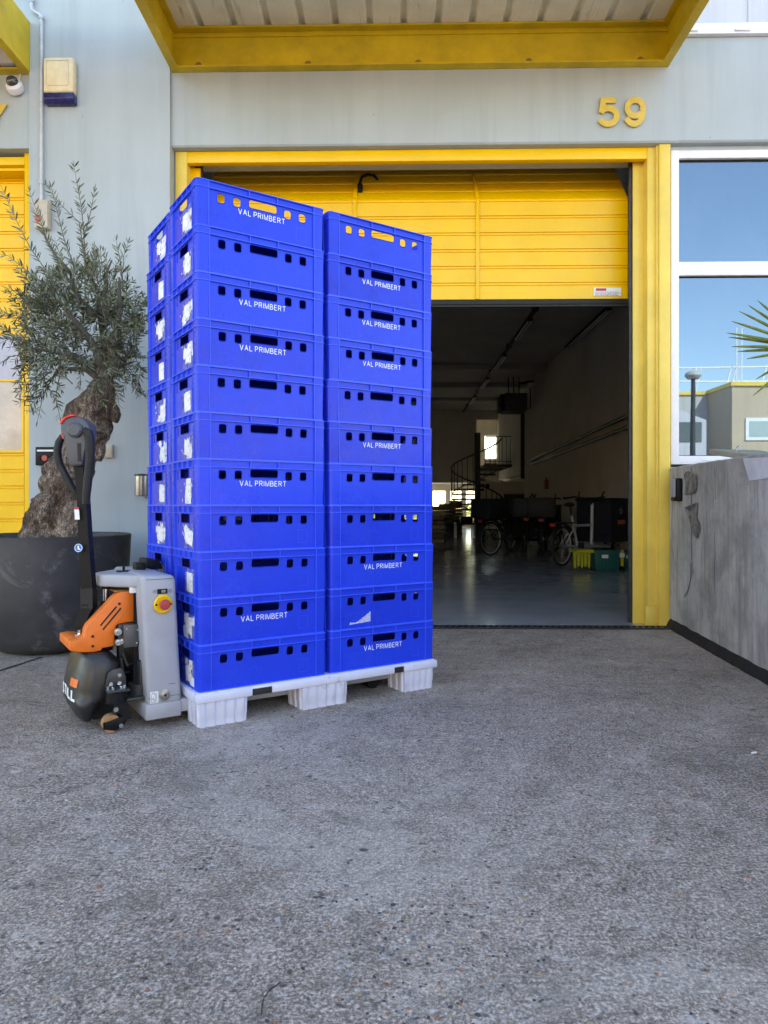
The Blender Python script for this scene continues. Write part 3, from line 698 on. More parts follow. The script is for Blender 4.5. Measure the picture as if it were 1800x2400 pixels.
# pale repair patch / sheet on the wall's end
s0 = onwall(1740, 1075); pts = [onwall(1742, 1074), onwall(1757, 1127), onwall(1800, 1121), onwall(1850, 1118), onwall(1850, 1070)]
b = MB(); A = [tuple(p - nrm*.003) for p in pts]; B_ = [tuple(p + nrm*.001) for p in pts]; n = len(A)
b.add(A + B_, [tuple(range(n))] + [tuple(range(2*n-1, n-1, -1))] + [(i, i+n, (i+1) % n+n, (i+1) % n) for i in range(n)])
tag(b.build('paper_sheet', paint('pale_sheet', (.62, .62, .68), .7, .1, 12, .3)), 'pale sheet hanging over the top of the concrete ramp wall', 'sheet')
def stain(pts, name, seed, jag=.5):
    rs_ = random.Random(seed); P = []; n = len(pts)
    for i in range(n):
        (xa, ya), (xb, yb) = pts[i], pts[(i+1) % n]; m = max(2, int(math.dist((xa, ya), (xb, yb))/1.6))
        for k in range(m): P.append(onwall(xa+(xb-xa)*k/m + rs_.gauss(0, jag), ya+(yb-ya)*k/m + rs_.gauss(0, jag)) - nrm*.008)
    bm = bmesh.new(); vv = [bm.verts.new(p) for p in P]
    f0 = bm.faces.new(vv); bmesh.ops.triangulate(bm, faces=[f0]); b = MB(); b.frombm(bm, None, False); part(name, b, M['mortar'], rw)
M['mortar'] = paint('dark_mortar_stain', (.22, .205, .19), .9, .45, 14, .3)
stain([(1606, 1108), (1618, 1104), (1634, 1112), (1636, 1135), (1632, 1155), (1618, 1158), (1607, 1160), (1610, 1135)], 'dark_patch', 1, .9)
stain([(1606, 1186), (1616, 1196), (1623, 1206), (1626, 1186), (1630, 1180), (1638, 1178), (1636, 1198), (1634, 1218), (1642, 1226), (1642, 1244), (1637, 1262), (1631, 1256), (1625, 1238), (1618, 1216)], 'splash_stain', 2, .8)
b = MB(); b.tube([onwall(x, y) - nrm*.006 for x, y in ((1622, 1095), (1622, 1150), (1623, 1220), (1622, 1280), (1624, 1320), (1622, 1355), (1614, 1388), (1607, 1400), (1606, 1395), (1614, 1384), (1620, 1360), (1621, 1320))], .0016, 5); part('hanging_wire', b, M['rubber'], rw)
b = MB(); b.tube([onwall(x, y) - nrm*.004 for x, y in ((1676, 1086), (1677, 1130), (1679, 1170))], .0016, 4); part('crack', b, M['mortar'], rw)
b = MB(); b.tube([onwall(x, y) - nrm*.004 for x, y in ((1676, 1245), (1677, 1300), (1675, 1390))], .0018, 4); part('crack', b, M['mortar'], rw)
# key safe on the wall
kp = onwall(1593, 1148)
ks = mark(empty('key_safe', kp, 0, 'small black and silver key box fixed on the concrete ramp wall', 'key box'))
Mk = Matrix.Translation(kp) @ Matrix.Rotation(rz_w, 4, 'Z')   # local x along wall towards facade, y into wall?
sgn = 1 if (Matrix.Rotation(rz_w, 3, 'Z') @ Vector((0, 1, 0))).dot(nrm) > 0 else -1
b = MB(); b.bbox(-.075, .075, -sgn*.045 if sgn > 0 else .0, 0 if sgn > 0 else .045, -.085, .085, .012, 3, Mk); part('body', b, M['black'], ks)
b = MB(); yy = -sgn*.05; b.bbox(-.045, .060, min(yy, yy+sgn*.012), max(yy, yy+sgn*.012), -.055, .082, .006, 2, Mk); part('lid', b, M['siver'], ks)
# beige cover board resting above
c0, c1 = atd(1690, 1058, 4.9), atd(1860, 1082, 4.3)
b = MB(); dd = (c1-c0); ln_ = dd.length; ex = dd.normalized(); ey = Vector((0, 0, 1)).cross(ex).normalized(); ez = ex.cross(ey)
Mx = Matrix((( ex.x, ey.x, ez.x, c0.x), (ex.y, ey.y, ez.y, c0.y), (ex.z, ey.z, ez.z, c0.z), (0, 0, 0, 1)))
b.bbox(0, ln_+.6, -.10, .28, -.022, .016, .005, 2, Mx)
cb = b.build('cover_board', paint('olive_board', (.30, .29, .23), .6, .15, 9, .1)); tag(cb, 'olive beige trim board lying behind the top of the ramp wall', 'board')
b = MB(); b.tube([Mx @ Vector((.16+.02*math.cos(a*.7), .0, .03+.022*math.sin(a*.7))) for a in range(8)], .004, 6)
o = b.build('metal_loop', M['galv']); o.parent = cb

# ================================================================ wall fixtures
# alarm box
a0, a1 = at(107, 246, 5.47), at(178, 141, 5.47)
al = mark(empty('alarm_box', (a0.x, 5.5, a0.z), 0, 'cream alarm siren box with dark blue base high on the pilaster', 'alarm box'))
b = MB(); b.bbox(a0.x, a1.x, 5.425, 5.498, a0.z+.075, a1.z, .018, 3); part('cover', b, M['cream'], al)
b = MB(); b.tube([(a0.x+.028, 5.4235, a1.z-.03)]+[(a0.x+.028, 5.4235, a0.z+.14), (a0.x+.04, 5.4235, a0.z+.125), (a1.x-.05, 5.4235, a0.z+.125), (a1.x-.038, 5.4235, a0.z+.14), (a1.x-.038, 5.4235, a1.z-.03), (a0.x+.028, 5.4235, a1.z-.03)], .0018, 5); part('cover_groove', b, M['beige'], al)
b = MB(); b.prism([(5.430, a0.z+.073), (5.498, a0.z+.073), (5.498, a0.z), (5.450, a0.z), (5.430, a0.z+.03)], a0.x+.003, a1.x-.003, 'x', bev=.004); part('blue_lens', b, M['navy'], al)
# conduit
cd = mark(empty('conduit_pipe', (X(97, 5.47), 5.49, 2), 0, 'thin grey conduit pipe running down the pilaster beside the alarm box', 'pipe'))
xc = X(97, 5.47); xu = X(74, 5.47); zj = Z(20, 5.47)
b = MB(); b.tube([(xc, 5.47, Z(465, 5.47)), (xc, 5.47, zj-.03), (xc-.008, 5.47, zj-.008), (xc-.03, 5.47, zj), (xu+.03, 5.47, zj+.012), (xu+.008, 5.47, zj+.03), (xu, 5.47, zj+.06), (xu, 5.47, TOP)], .0145, 10)
part('pipe', b, M['galv'], cd)
b = MB()
for zc in (Z(228, 5.47), Z(30, 5.47), zj+.1, Z(420, 5.47)):
    xx = xc if zc < zj else xu; b.cyl((xx, 5.47, zc-.012), (xx, 5.47, zc+.012), .019, 12); b.box(xx-.006, xx+.006, 5.47, 5.50, zc-.01, zc+.01)
part('clip', b, M['galv'], cd)
b = MB(); b.tube([(xc, 5.47, Z(462, 5.47)), (xc, 5.47, Z(476, 5.47))], .010, 8); part('cable_end', b, M['black'], cd)
# call point under it
c0, c1 = at(82, 536, 5.45), at(114, 470, 5.45)
cp = mark(empty('call_point', (c0.x, 5.5, c0.z), 0, 'beige box with round red button behind the olive twigs', 'call point'))
b = MB(); b.bbox(c0.x, c1.x, 5.43, 5.50, c0.z, c1.z, .008); part('box', b, M['beige'], cp)
b = MB(); q = at(90, 512, 5.43); b.cyl((q.x, 5.431, q.z), (q.x, 5.418, q.z), .026, 20); part('button', b, M['red'], cp)
# black control box
c0, c1 = at(87, 1091, 5.47), at(140, 1048, 5.47)
kb = mark(empty('door_control_box', (c0.x, 5.5, c0.z), 0, 'black control box with red button on the pilaster behind the tree trunk', 'control box'))
b = MB(); b.bbox(c0.x, c1.x, 5.44, 5.50, c0.z, c1.z, .006); part('box', b, M['black'], kb)
b = MB(); b.box(c0.x+.015, c1.x-.012, 5.4370, 5.4385, c1.z-.036, c1.z-.022); part('label_strip', b, M['warn'], kb)
for i, (mm, rr_) in enumerate(((M['black'], .014), (M['estop'], .022), (M['black'], .014))):
    b = MB(); xx = c0.x+.035+i*.044; b.cyl((xx, 5.441, c0.z+.055), (xx, 5.425, c0.z+.055), rr_, 16); part('push_button', b, mm, kb)
# beige socket box
c0, c1 = at(240, 1073, 5.47), at(262, 1042, 5.47)
b = MB(); b.bbox(c0.x, c1.x, 5.47, 5.50, c0.z, c1.z, .005); tag(b.build('wall_box', M['beige']), 'small blank beige box on the pilaster right of the tree trunk', 'wall box')
# steel wall ashtray
c0, c1 = at(314, 1163, 5.40), at(347, 1112, 5.40)
wb = mark(empty('wall_bin', ((c0.x+c1.x)/2, 5.45, c0.z), 0, 'small brushed steel wall ashtray bin beside the crate stack', 'ashtray'))
cx = (c0.x+c1.x)/2; rr_ = (c1.x-c0.x)/2
b = MB(); b.lathe([(0, 0), (rr_*.93, 0), (rr_*.97, .01), (rr_*.97, c1.z-c0.z-.012), (0, c1.z-c0.z-.012)], 24, c=(cx, 5.42, c0.z)); b.box(cx-.02, cx+.02, 5.44, 5.50, c0.z+.03, c1.z-.04); part('can', b, M['steel'], wb)
b = MB(); b.lathe([(0, 0), (rr_*1.03, 0), (rr_*1.03, .014), (0, .02)], 24, c=(cx, 5.42, c1.z-.012)); b.tube([(cx+.03, 5.40, c0.z+.003), (cx+.035, 5.40, c0.z-.012), (cx+.055, 5.40, c0.z-.012), (cx+.06, 5.40, c0.z+.003)], .003, 6); part('lid', b, M['darksteel'], wb)
# dome camera and junction box of the neighbour
q = at(30, 198, 5.47)
cm = mark(empty('dome_camera', (q.x, 5.53, q.z), 0, 'white dome security camera under the neighbouring yellow canopy', 'security camera'))
b = MB(); Mc = Matrix.Translation((q.x, 5.50, q.z)) @ Matrix.Rotation(R(65), 4, 'X')
b.lathe([(0, -.03), (.062, -.03), (.066, -.01), (.064, .02), (.048, .035), (.0, .035)], 28, Mc); part('housing', b, M['white'], cm)
b = MB(); b.lathe([(.044, .035), (.042, .055), (.032, .072), (.016, .082), (0, .084)], 24, Mc); part('dome', b, M['glassdark'], cm)
b = MB(); b.tube([(q.x+.02, 5.52, q.z+.05), (q.x+.03, 5.52, q.z+.10), (q.x+.05, 5.515, q.z+.17)], .006, 6); part('cable', b, M['white'], cm)
c0, c1 = at(9, 161, 5.50), at(44, 122, 5.50)
b = MB(); b.bbox(c0.x, c1.x, 5.425, 5.505, c0.z, c1.z+.05, .006); tag(b.build('junction_box', M['upper']), 'white junction box on the wall above the dome camera', 'junction box')
# numbers
def number(body, px, py, hgt, label, wid):
    q = at(px, py, 5.53); e = mark(empty('house_number', (q.x, 5.53, q.z), 0, label, 'number sign'))
    n = len(body)
    for i, ch in enumerate(body):
        vs, fs = strokes(ch, hgt, .20, .009, width=wid)
        b = MB(); xx = q.x + (i-(n-1)/2)*wid*1.22
        b.add([(xx+v[0], 5.517-v[2], q.z+v[1]) for v in vs], fs); part('digit', b, M['signgold'], e)
number('59', 1456, 301, Z(231, 5.53)-Z(301, 5.53), 'yellow raised number 59 on the pale lintel at right', .165)
number('7', -2, 308, Z(247, 5.53)-Z(308, 5.53), 'yellow raised digit 7 cut off by the left edge', .150)

# ================================================================ pallet frame coordinates
PHI = .579 + TH
P0 = Vector((-.7925*CT - 3.01*ST, -.7925*ST + 3.01*CT, 0))
PM = Matrix.Translation(P0) @ Matrix.Rotation(PHI, 4, 'Z')
cu_, su_ = math.cos(PHI), math.sin(PHI)
def PW(u, v, z=0): return PM @ Vector((u, v, z))
def pu(px, py, v):
    """photo pixel -> (u, z) on the vertical plane at depth v of the pallet frame"""
    r = ray(px, py); n_ = Vector((-su_, cu_, 0)); o_ = PW(0, v)
    t = (o_.dot(n_)) / r.dot(n_); q = Vector((0, 0, EYE)) + r*t; l = PM.inverted() @ q; return l.x, l.z
PZ = .148
# ---- pallet
pl = empty('pallet', PW(.62, .4), PHI, 'white plastic pallet with ribbed feet under the blue crates', 'pallet')
ou, ov = .62, .4
def PB(): return MB()
ua, ub = -.010, 1.270
b = MB()
def pb(b, u0, u1, v0, v1, z0, z1, bev=.004): b.bbox(u0-ou, u1-ou, v0-ov, v1-ov, z0, z1, bev)
fr_segs = [(ua, .245), (.338, 1.003), (1.060, ub)]
for v0, v1 in ((-.016, .03), (.77, .816)):
    for (a_, c_) in fr_segs: pb(b, a_, c_, v0, v1, .106, PZ-.004, .006)
    pb(b, ua+.01, ub-.01, v0+.006 if v0 < 0 else v0, v1-.0 if v0 < 0 else v1-.006, PZ-.020, PZ, .003)
pb(b, ua, ua+.04, .031, .769, .106, PZ-.002, .006); pb(b, ub-.04, ub, .031, .769, .106, PZ-.002, .006)
for k in range(14): pb(b, ua+.041, ub-.041, .035+k*.0525, .035+k*.0525+.036, .120, PZ-.001, .002)
for uu in (.3, .62, .94): pb(b, uu-.03, uu+.03, .031, .769, .108, .1195, .002)
o = b.build('deck', M['pallet']); o.parent = pl
b = MB()
for (a_, c_) in ((.2455, .3375), (1.0035, 1.0595)):
    pb(b, a_, c_, -.012, .03, .107, PZ-.012, .002); pb(b, a_, c_, .77, .812, .107, PZ-.012, .002)
o = b.build('black_insert', M['rubber']); o.parent = pl
for (u0, u1) in ((0., .225), (.485, .735), (1.06, 1.252)):
    for (v0, v1) in ((-.008, .15), (.33, .47), (.65, .808)):
        b = MB(); ns = 5; loop = []
        # fluted foot: outline with shallow vertical flutes, tapering to the ground
        def flute(p, q, n, nx, ny):
            out = []
            for i in range(n):
                t0 = i/n; pp = lambda t: (p[0]+(q[0]-p[0])*t, p[1]+(q[1]-p[1])*t)
                for tt, dpt in ((0.04/n*4, 0), (.62/n, 0), (.74/n, .006), (.92/n, .006)):
                    x_, y_ = pp(t0+tt); out.append((x_-nx*dpt, y_-ny*dpt))
            return out
        loop = flute((u0, v0), (u1, v0), 5, 0, -1) + flute((u1, v0), (u1, v1), 3, 1, 0) + flute((u1, v1), (u0, v1), 5, 0, 1) + flute((u0, v1), (u0, v0), 3, -1, 0)
        cu0, cv0 = (u0+u1)/2, (v0+v1)/2; vs = []; fs = []; lv = [(.0, .955), (.004, .965), (.035, .972), (.0365, .985), (.112, 1.0)]
        for (zz, k) in lv:
            for (x_, y_) in loop: vs.append((cu0+(x_-cu0)*k-ou, cv0+(y_-cv0)*k-ov, zz))
        n = len(loop)
        for i in range(len(lv)-1):
            for k in range(n): fs.append((i*n+k, i*n+(k+1) % n, (i+1)*n+(k+1) % n, (i+1)*n+k))
        fs.append(tuple(range(n))[::-1]); fs.append(tuple((len(lv)-1)*n+k for k in range(n)))
        b.add(vs, fs); o = b.build('foot', M['pallet']); o.parent = pl

# ---- crates
CL, CW, CH = .622, .4, .2
def crate_mesh():
    b = MB(); ins = .011; t = .003; rc = .018
    hx, hy = CL/2, CW/2
    H = .1985
    # long walls (normal -y / +y) with holes
    def wallplate(L, holes, Mt):
        vs, fs = plate([(-L/2, .002), (L/2, .002), (L/2, H), (-L/2, H)], holes, t); b.add(vs, fs, False, Mt)
        for h_ in holes:      # raised lip round each hole
            x0 = min(p[0] for p in h_); x1 = max(p[0] for p in h_); z0 = min(p[1] for p in h_); z1 = max(p[1] for p in h_)
            b.tube([Mt @ Vector((p[0], p[1], t/2+.0006)) for p in h_] + [Mt @ Vector((h_[0][0], h_[0][1], t/2+.0006))], .0018, 4)
    hl = [rrect(.104-.3-.018, .104-.3+.018, .114, .154, .011), rrect(.177-.3-.018, .177-.3+.018, .114, .154, .011),
          rrect(-.068, .068, .124, .161, .011), rrect(.421-.3-.018, .421-.3+.018, .114, .154, .011), rrect(.495-.3-.018, .495-.3+.018, .114, .154, .011)]
    Lw_ = CL - 2*(ins+rc); Sw_ = CW - 2*(ins+rc)
    base = Matrix(((1, 0, 0, 0), (0, 0, -1, 0), (0, 1, 0, 0), (0, 0, 0, 1)))       # plate XY -> XZ, +z -> -y
    Lw_, Sw_ = .506, .284
    for a in (0, 180): wallplate(Lw_, hl, Matrix.Rotation(R(a), 4, 'Z') @ Matrix.Translation((0, -(hy-ins), 0)) @ base)
    hs = [rrect(-.062, .062, .122, .163, .010), rrect(-.104, -.092, .118, .158, .005)]
    for a in (90, -90): wallplate(Sw_, hs, Matrix.Rotation(R(a), 4, 'Z') @ Matrix.Translation((0, -(hx-ins), 0)) @ base)
    # corner posts, almost flush with the rim
    cpt = .0025
    for sx, sy in ((1, 1), (1, -1), (-1, 1), (-1, -1)):
        path = [(.2515, hy-cpt, 0, 1)]; cx, cy = hx-cpt-rc, hy-cpt-rc
        for i in range(9):
            a = R(90-90*i/8); path.append((cx+rc*math.cos(a), cy+rc*math.sin(a), math.cos(a), math.sin(a)))
        path.append((hx-cpt, .1405, 1, 0)); vs, fs = [], []
        for (x, y, nx, ny) in path:
            taper = lambda z: .0035*(1-z/H)
            for oo, zz in ((0, .002), (0, H), (.003, H), (.003, .002)):
                k = oo + taper(zz); vs.append((sx*(x-nx*k), sy*(y-ny*k), zz))
        for i in range(len(path)-1):
            for j in range(4):
                q = (4*i+j, 4*i+(j+1) % 4, 4*(i+1)+(j+1) % 4, 4*(i+1)+j); fs.append(q if sx*sy > 0 else q[::-1])
        b.add(vs, fs, True)
    # flanges (rings)
    def ring(z0, z1, out, inn):
        o_ = rrect(-hx+out, hx-out, -hy+out, hy-out, .020-out, 5); i_ = rrect(-hx+inn, hx-inn, -hy+inn, hy-inn, max(.006, .020-inn), 5); n = len(o_)
        vs = [(x, y, z0) for x, y in o_] + [(x, y, z1) for x, y in o_] + [(x, y, z1) for x, y in i_] + [(x, y, z0) for x, y in i_]; fs = []
        for k in range(n):
            k2 = (k+1) % n
            for j in range(4): a_, c_ = j*n, ((j+1) % 4)*n; fs.append((a_+k, a_+k2, c_+k2, c_+k))
        b.add(vs, fs)
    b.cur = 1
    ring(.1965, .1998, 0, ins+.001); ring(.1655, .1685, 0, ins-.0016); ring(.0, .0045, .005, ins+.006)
    # ribs
    def rib(x0, z0, z1, side, d_=ins, w_=.0028):
        if side in 'fb':
            y0, y1 = (-hy+(ins-d_)+.0006, -hy+ins-.0012) if side == 'f' else (hy-ins+.0012, hy-(ins-d_)-.0006); b.box(x0-w_/2, x0+w_/2, y0, y1, z0, z1)
        else:
            y0, y1 = (-hx+(ins-d_)+.0006, -hx+ins-.0012) if side == 'l' else (hx-ins+.0012, hx-(ins-d_)-.0006); b.box(y0, y1, x0-w_/2, x0+w_/2, z0, z1)
    for sd in 'fb':
        for x0 in (-.253, .253): rib(x0, .0046, .1655, sd, ins-.0008); rib(x0, .1685, .1965, sd)
        for x0 in (-.068, .068): rib(x0, .1685, .1965, sd)
    for sd in 'lr':
        for x0 in (-.142, .142): rib(x0, .0046, .1655, sd, ins-.0008); rib(x0, .1685, .1965, sd)
        for x0 in (-.075, .075, 0): rib(x0, .1685, .1965, sd)
    b.cur = 0
    vs, fs = plate(rrect(-hx+ins+.002, hx-ins-.002, -hy+ins+.002, hy-ins-.002, .02), [], .003)
    b.add([(x, y, z+.006) for x, y, z in vs], fs)
    # dotted grip field and a faint framed panel on the long sides
    for a in (0, 180):
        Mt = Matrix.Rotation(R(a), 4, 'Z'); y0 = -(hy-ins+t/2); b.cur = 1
        for i in range(24):
            for j in range(10):
                if (j < 2 or i > 20) and random.random() < .15: continue
                x = -.222 + i*.0088; z = .018 + j*.0070
                b.add([(x-.0016, y0+.0004, z-.0015), (x+.0016, y0+.0004, z-.0015), (x+.0016, y0+.0004, z+.0015), (x-.0016, y0+.0004, z+.0015), (x, y0-.0016, z)],
                      [(0, 1, 4), (1, 2, 4), (2, 3, 4), (3, 0, 4)], False, Mt)
        for (x0, x1, z0, z1) in ((.165, .212, .028, .029), (.165, .212, .088, .089), (.165, .166, .029, .088), (.211, .212, .029, .088)):
            b.box(x0, x1, y0-.0006, y0+.001, z0, z1, Mt)
    return b.mesh('crate_body', [M['blue'], M['bluehighlight']])
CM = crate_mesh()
vs, fs = strokes('VAL PRIMBERT', .0250, .11, .0004, gap=.27, width=.224)
TM = MB(); TM.add([(x-.005, -(CW/2-.011+.0015+.0006)-z, y+.086) for x, y, z in vs], fs); TM = TM.mesh('lettering', M['print'])
def scraps(seed):
    rnd = random.Random(seed); b = MB(); x0 = -(CL/2-.011+.0015)
    def scrap(cy, cz, w, h, lay, jag, mat):
        pts = []; n = 26; rot = rnd.uniform(-.12, .12)
        for i in range(n):
            t = i/n*4; k = int(t); f_ = t-k
            px_, pz = [(-1+2*f_, -1), (1, -1+2*f_), (1-2*f_, 1), (-1, 1-2*f_)][k]
            px_ = px_*w/2 + rnd.gauss(0, jag); pz = pz*h/2 + rnd.gauss(0, jag)
            y = cy+px_*math.cos(rot)-pz*math.sin(rot); z = cz+px_*math.sin(rot)+pz*math.cos(rot)
            pts.append((max(-.125, min(.128, y)), max(.008, min(.120, z))))
        b.cur = mat; xx = x0-.0006-lay*.0003; bm = bmesh.new(); vv = [bm.verts.new((xx, y, z)) for y, z in pts]
        try: f0 = bm.faces.new(vv); bmesh.ops.triangulate(bm, faces=[f0])
        except Exception: pass
        b.frombm(bm, None, False)
    if rnd.random() < .75: scrap(-.055, .065, .13, .11, 0, .006, 1)
    style = rnd.random()
    if style < .25:
        scrap(-.055, .06, .085, .085, 1, .001, 0)
    else:
        for i in range(rnd.randint(4, 7)):
            scrap(rnd.uniform(-.115, .01), rnd.uniform(.022, .108), rnd.uniform(.03, .075), rnd.uniform(.025, .06), 1+i, rnd.uniform(.002, .007), 0)
        scrap(-.06+rnd.uniform(-.02, .02), .06, .075, .065, 9, .003, 0)
        for i in range(7): scrap(rnd.uniform(-.11, .05), rnd.uniform(.015, .115), rnd.uniform(.004, .012), rnd.uniform(.004, .012), 10, .002, 0)
    return b.mesh('paper_label', [M['paper'], M['glue']])
SCR = [scraps(40+i) for i in range(22)]
NOM = {1: 'top', 2: 'second', 3: 'third', 4: 'fourth', 5: 'fifth', 6: 'sixth', 7: 'seventh', 8: 'eighth', 9: 'ninth', 10: 'tenth', 11: 'bottom'}
textL = {1, 3, 4, 7, 10}; textR = {2, 3, 4, 6, 9, 11}
lean_u = lambda r: -.016*(11-r)/10 if r <= 11 else 0
rnd = random.Random(3)
def crate(u, v, r, label, text, sticker, group):
    o = bpy.data.objects.new('plastic_crate', CM); C.objects.link(o)
    jx, jy, ja = rnd.gauss(0, .0022), rnd.gauss(0, .0018), rnd.gauss(0, .0035)
    p = PW(u+jx, v+jy); o.location = (p.x, p.y, PZ + (11-r)*CH*1.0 + .0005); o.rotation_euler = (0, 0, PHI+ja)
    tag(o, label, 'crate', group)
    if text: t = bpy.data.objects.new('lettering', TM); C.objects.link(t); t.parent = o
    if sticker is not None: t = bpy.data.objects.new('paper_label', SCR[sticker]); C.objects.link(t); t.parent = o
    return o
GAP = .047
for r in range(1, 12):
    n = NOM[r] + ('' if r in (1, 11) else ' from top'); le = -.012*(11-r)/10
    crate(.316+le, .2, r, f'{n} blue crate of the near left stack, {"with white lettering" if r in textL else "no lettering"}', r in textL, r-1, 'blue crates stacked on the pallet')
    crate(.955+le, .2, r, f'{n} blue crate of the near right stack, {"with white lettering" if r in textR else ("scuffed pale triangle" if r == 10 else "no lettering")}', r in textR, None, 'blue crates stacked on the pallet')
    crate(.312, .6+.024, r, f'{n} blue crate of the rear left stack, only its labelled end visible', False, 10+r, 'blue crates stacked on the pallet')
    crate(.955, .6+.024, r, 'blue crate hidden behind the near right stack', False, None, 'blue crates stacked on the pallet')
# scuffed triangle mark on one crate
for o in bpy.data.objects:
    if 'scuffed pale triangle' in o.get('label', ''):
        b = MB(); y0 = -(CW/2-.011+.0015+.0009); rs = random.Random(5)
        for i in range(30):
            t = i/29; x = -.20 + .115*t; top = .03 + .045*max(0, (t-.3)/.7)**1.1; bot = .022+.008*t
            zz = bot
            while zz < top:
                h_ = rs.uniform(.001, .003); b.add([(x, y0, zz), (x+.0042, y0, zz+.0004), (x+.0042, y0, zz+h_), (x, y0, zz+h_)], [(0, 1, 2, 3)]); zz += h_ + rs.uniform(.0006, .002)
        t = b.build('scuff_mark', M['print']); t.parent = o

# ================================================================ pallet truck
tu, tv = -.34, .4
tk = empty('pallet_truck', PW(tu, tv), PHI, 'electric pallet truck, orange cover and silver body, tiller upright, forks under the pallet', 'pallet truck')
def tp(name, b, mat, parent=None, label=None):
    b.v = [(p[0]-tu, p[1]-tv, p[2]) for p in b.v]
    o = b.build(name, mat); o.parent = parent or tk
    if label: o['label'] = label
    return o
def poly(pts, v): return [pu(140+x/5.144, 1300+y/5.144, v) for x, y in pts]
def cp1(x, y, v): return pu(140+x/5.144, 1300+y/5.144, v)
# silver body
vb = .13
hs_ = poly([(985, 250), (1400, 235), (1478, 1775), (1062, 1840)], vb)
b = MB(); u0, zt0 = hs_[0]; u1, zt1 = hs_[1]; u2, zb1 = hs_[2]; u3, zb0 = hs_[3]
b.prism([(u0, zt0), (u1, zt1-.004), (u2, zb1), (u3, zb0)], vb, .67, 'y', bev=.022, seg=4)
body = tp('battery_housing', b, M['siver'])
b = MB(); c_ = cp1(1010, 300, vb); e_ = cp1(1405, 290, vb)
b.box(c_[0]+.01, e_[0]-.012, vb-.0012, vb+.002, c_[1]-.003, c_[1]-.0015); tp('seam', b, M['darksteel'], None)
# fork carriage
b = MB(); q = cp1(1035, 2003, vb); qt = cp1(1030, 1790, vb)
b.bbox(q[0], -.03, vb-.006, .676, .030, .098, .006); tp('fork_carriage', b, M['siver'])
for (v0, v1) in ((.13, .29), (.51, .67)):
    b = MB(); b.prism([(-.032, .045), (-.032, .100), (1.08, .100), (1.14, .085), (1.16, .06), (1.05, .045)], v0, v1, 'y', bev=.005); f_ = tp('fork', b, M['siver'])
    b = MB(); b.cyl((.98, v0+.02, .036), (.98, v1-.02, .036), .036, 20); f2 = tp('load_roller', b, M['black'])
# yoke arm to the lift cylinder
va = .345
a0 = cp1(474, 240, va); a1 = cp1(480, 305, va); zt_arm = zt0-.002
b = MB(); bm = bmesh.new()
pl_ = [(a0[0], .355), (a0[0]+.012, .335), (u0+.01, .20), (u0+.03, .20), (u0+.03, .60), (u0+.01, .60), (a0[0]+.012, .465), (a0[0], .445)]
b.prism(pl_, zt_arm-.060, zt_arm-.004, 'z', bev=.012, seg=3); tp('lift_arm', b, M['siver'])
uc = cp1(557, 440, .40)[0]
b = MB(); b.cyl((uc, .4, .44), (uc, .4, zt_arm-.055), .0125, 20); tp('lift_cylinder_rod', b, M['chrome'])
b = MB(); b.cyl((uc, .4, .30), (uc, .4, cp1(540, 550, .4)[1]), .030, 20); b.cyl((uc, .4, zt_arm-.075), (uc, .4, zt_arm-.058), .022, 16); tp('lift_cylinder', b, M['black'])
# orange cover
oc = poly([(118, 1050), (118, 1160), (250, 1180), (400, 1178), (505, 1158), (510, 1128), (655, 1104), (672, 880), (700, 838), (930, 800), (935, 455), (850, 440), (745, 448), (685, 480), (335, 850), (308, 905), (295, 990), (215, 1030)], .27)
b = MB(); b.prism(oc, .27, .335, 'y', bev=.009, seg=3)
nose = poly([(118, 1050), (118, 1160), (250, 1178), (400, 1178), (400, 1040), (330, 1035), (215, 1030)], .27)
b.prism(nose, .3349, .53, 'y', bev=.006, seg=2); cov = tp('orange_cover', b, M['orange'])
def flatpoly(b, pts, v, th=.0008): b.prism(poly(pts, v), v-th, v+.0005, 'y')
b = MB()
flatpoly(b, [(483, 850), (497, 862), (688, 638), (686, 622), (676, 620)], .2696); flatpoly(b, [(513, 900), (527, 912), (742, 656), (740, 642), (730, 638)], .2696)
tp('vent_slot', b, M['rubber'])
b = MB(); flatpoly(b, [(378, 965), (400, 955), (425, 965), (430, 1000), (430, 1110), (405, 1128), (378, 1120)], .2697, .0012); tp('screw_pad', b, M['orange'])
b = MB()
for (x, y) in ((398, 985), (398, 1103), (718, 592)):
    q = cp1(x, y, .268); b.cyl((q[0], .2685, q[1]), (q[0], .2660, q[1]), .006, 12)
tp('screw_recess', b, M['rubber'])
b = MB(); q0 = cp1(150, 1030, .40); q1 = cp1(235, 985, .40)
b.bbox(q0[0]+.01, q0[0]+.09, .33, .47, q0[1]-.012, q0[1]+.004, .003); tp('steering_opening', b, M['rubber'])
b = MB(); q = cp1(245, 960, .4); b.cyl((q[0], .4, q[1]-.03), (q[0], .4, q[1]+.004), .022, 20); b.cyl((q[0], .4, q[1]), (q[0], .4, q[1]+.02), .010, 12); tp('steering_pivot', b, M['chrome'])
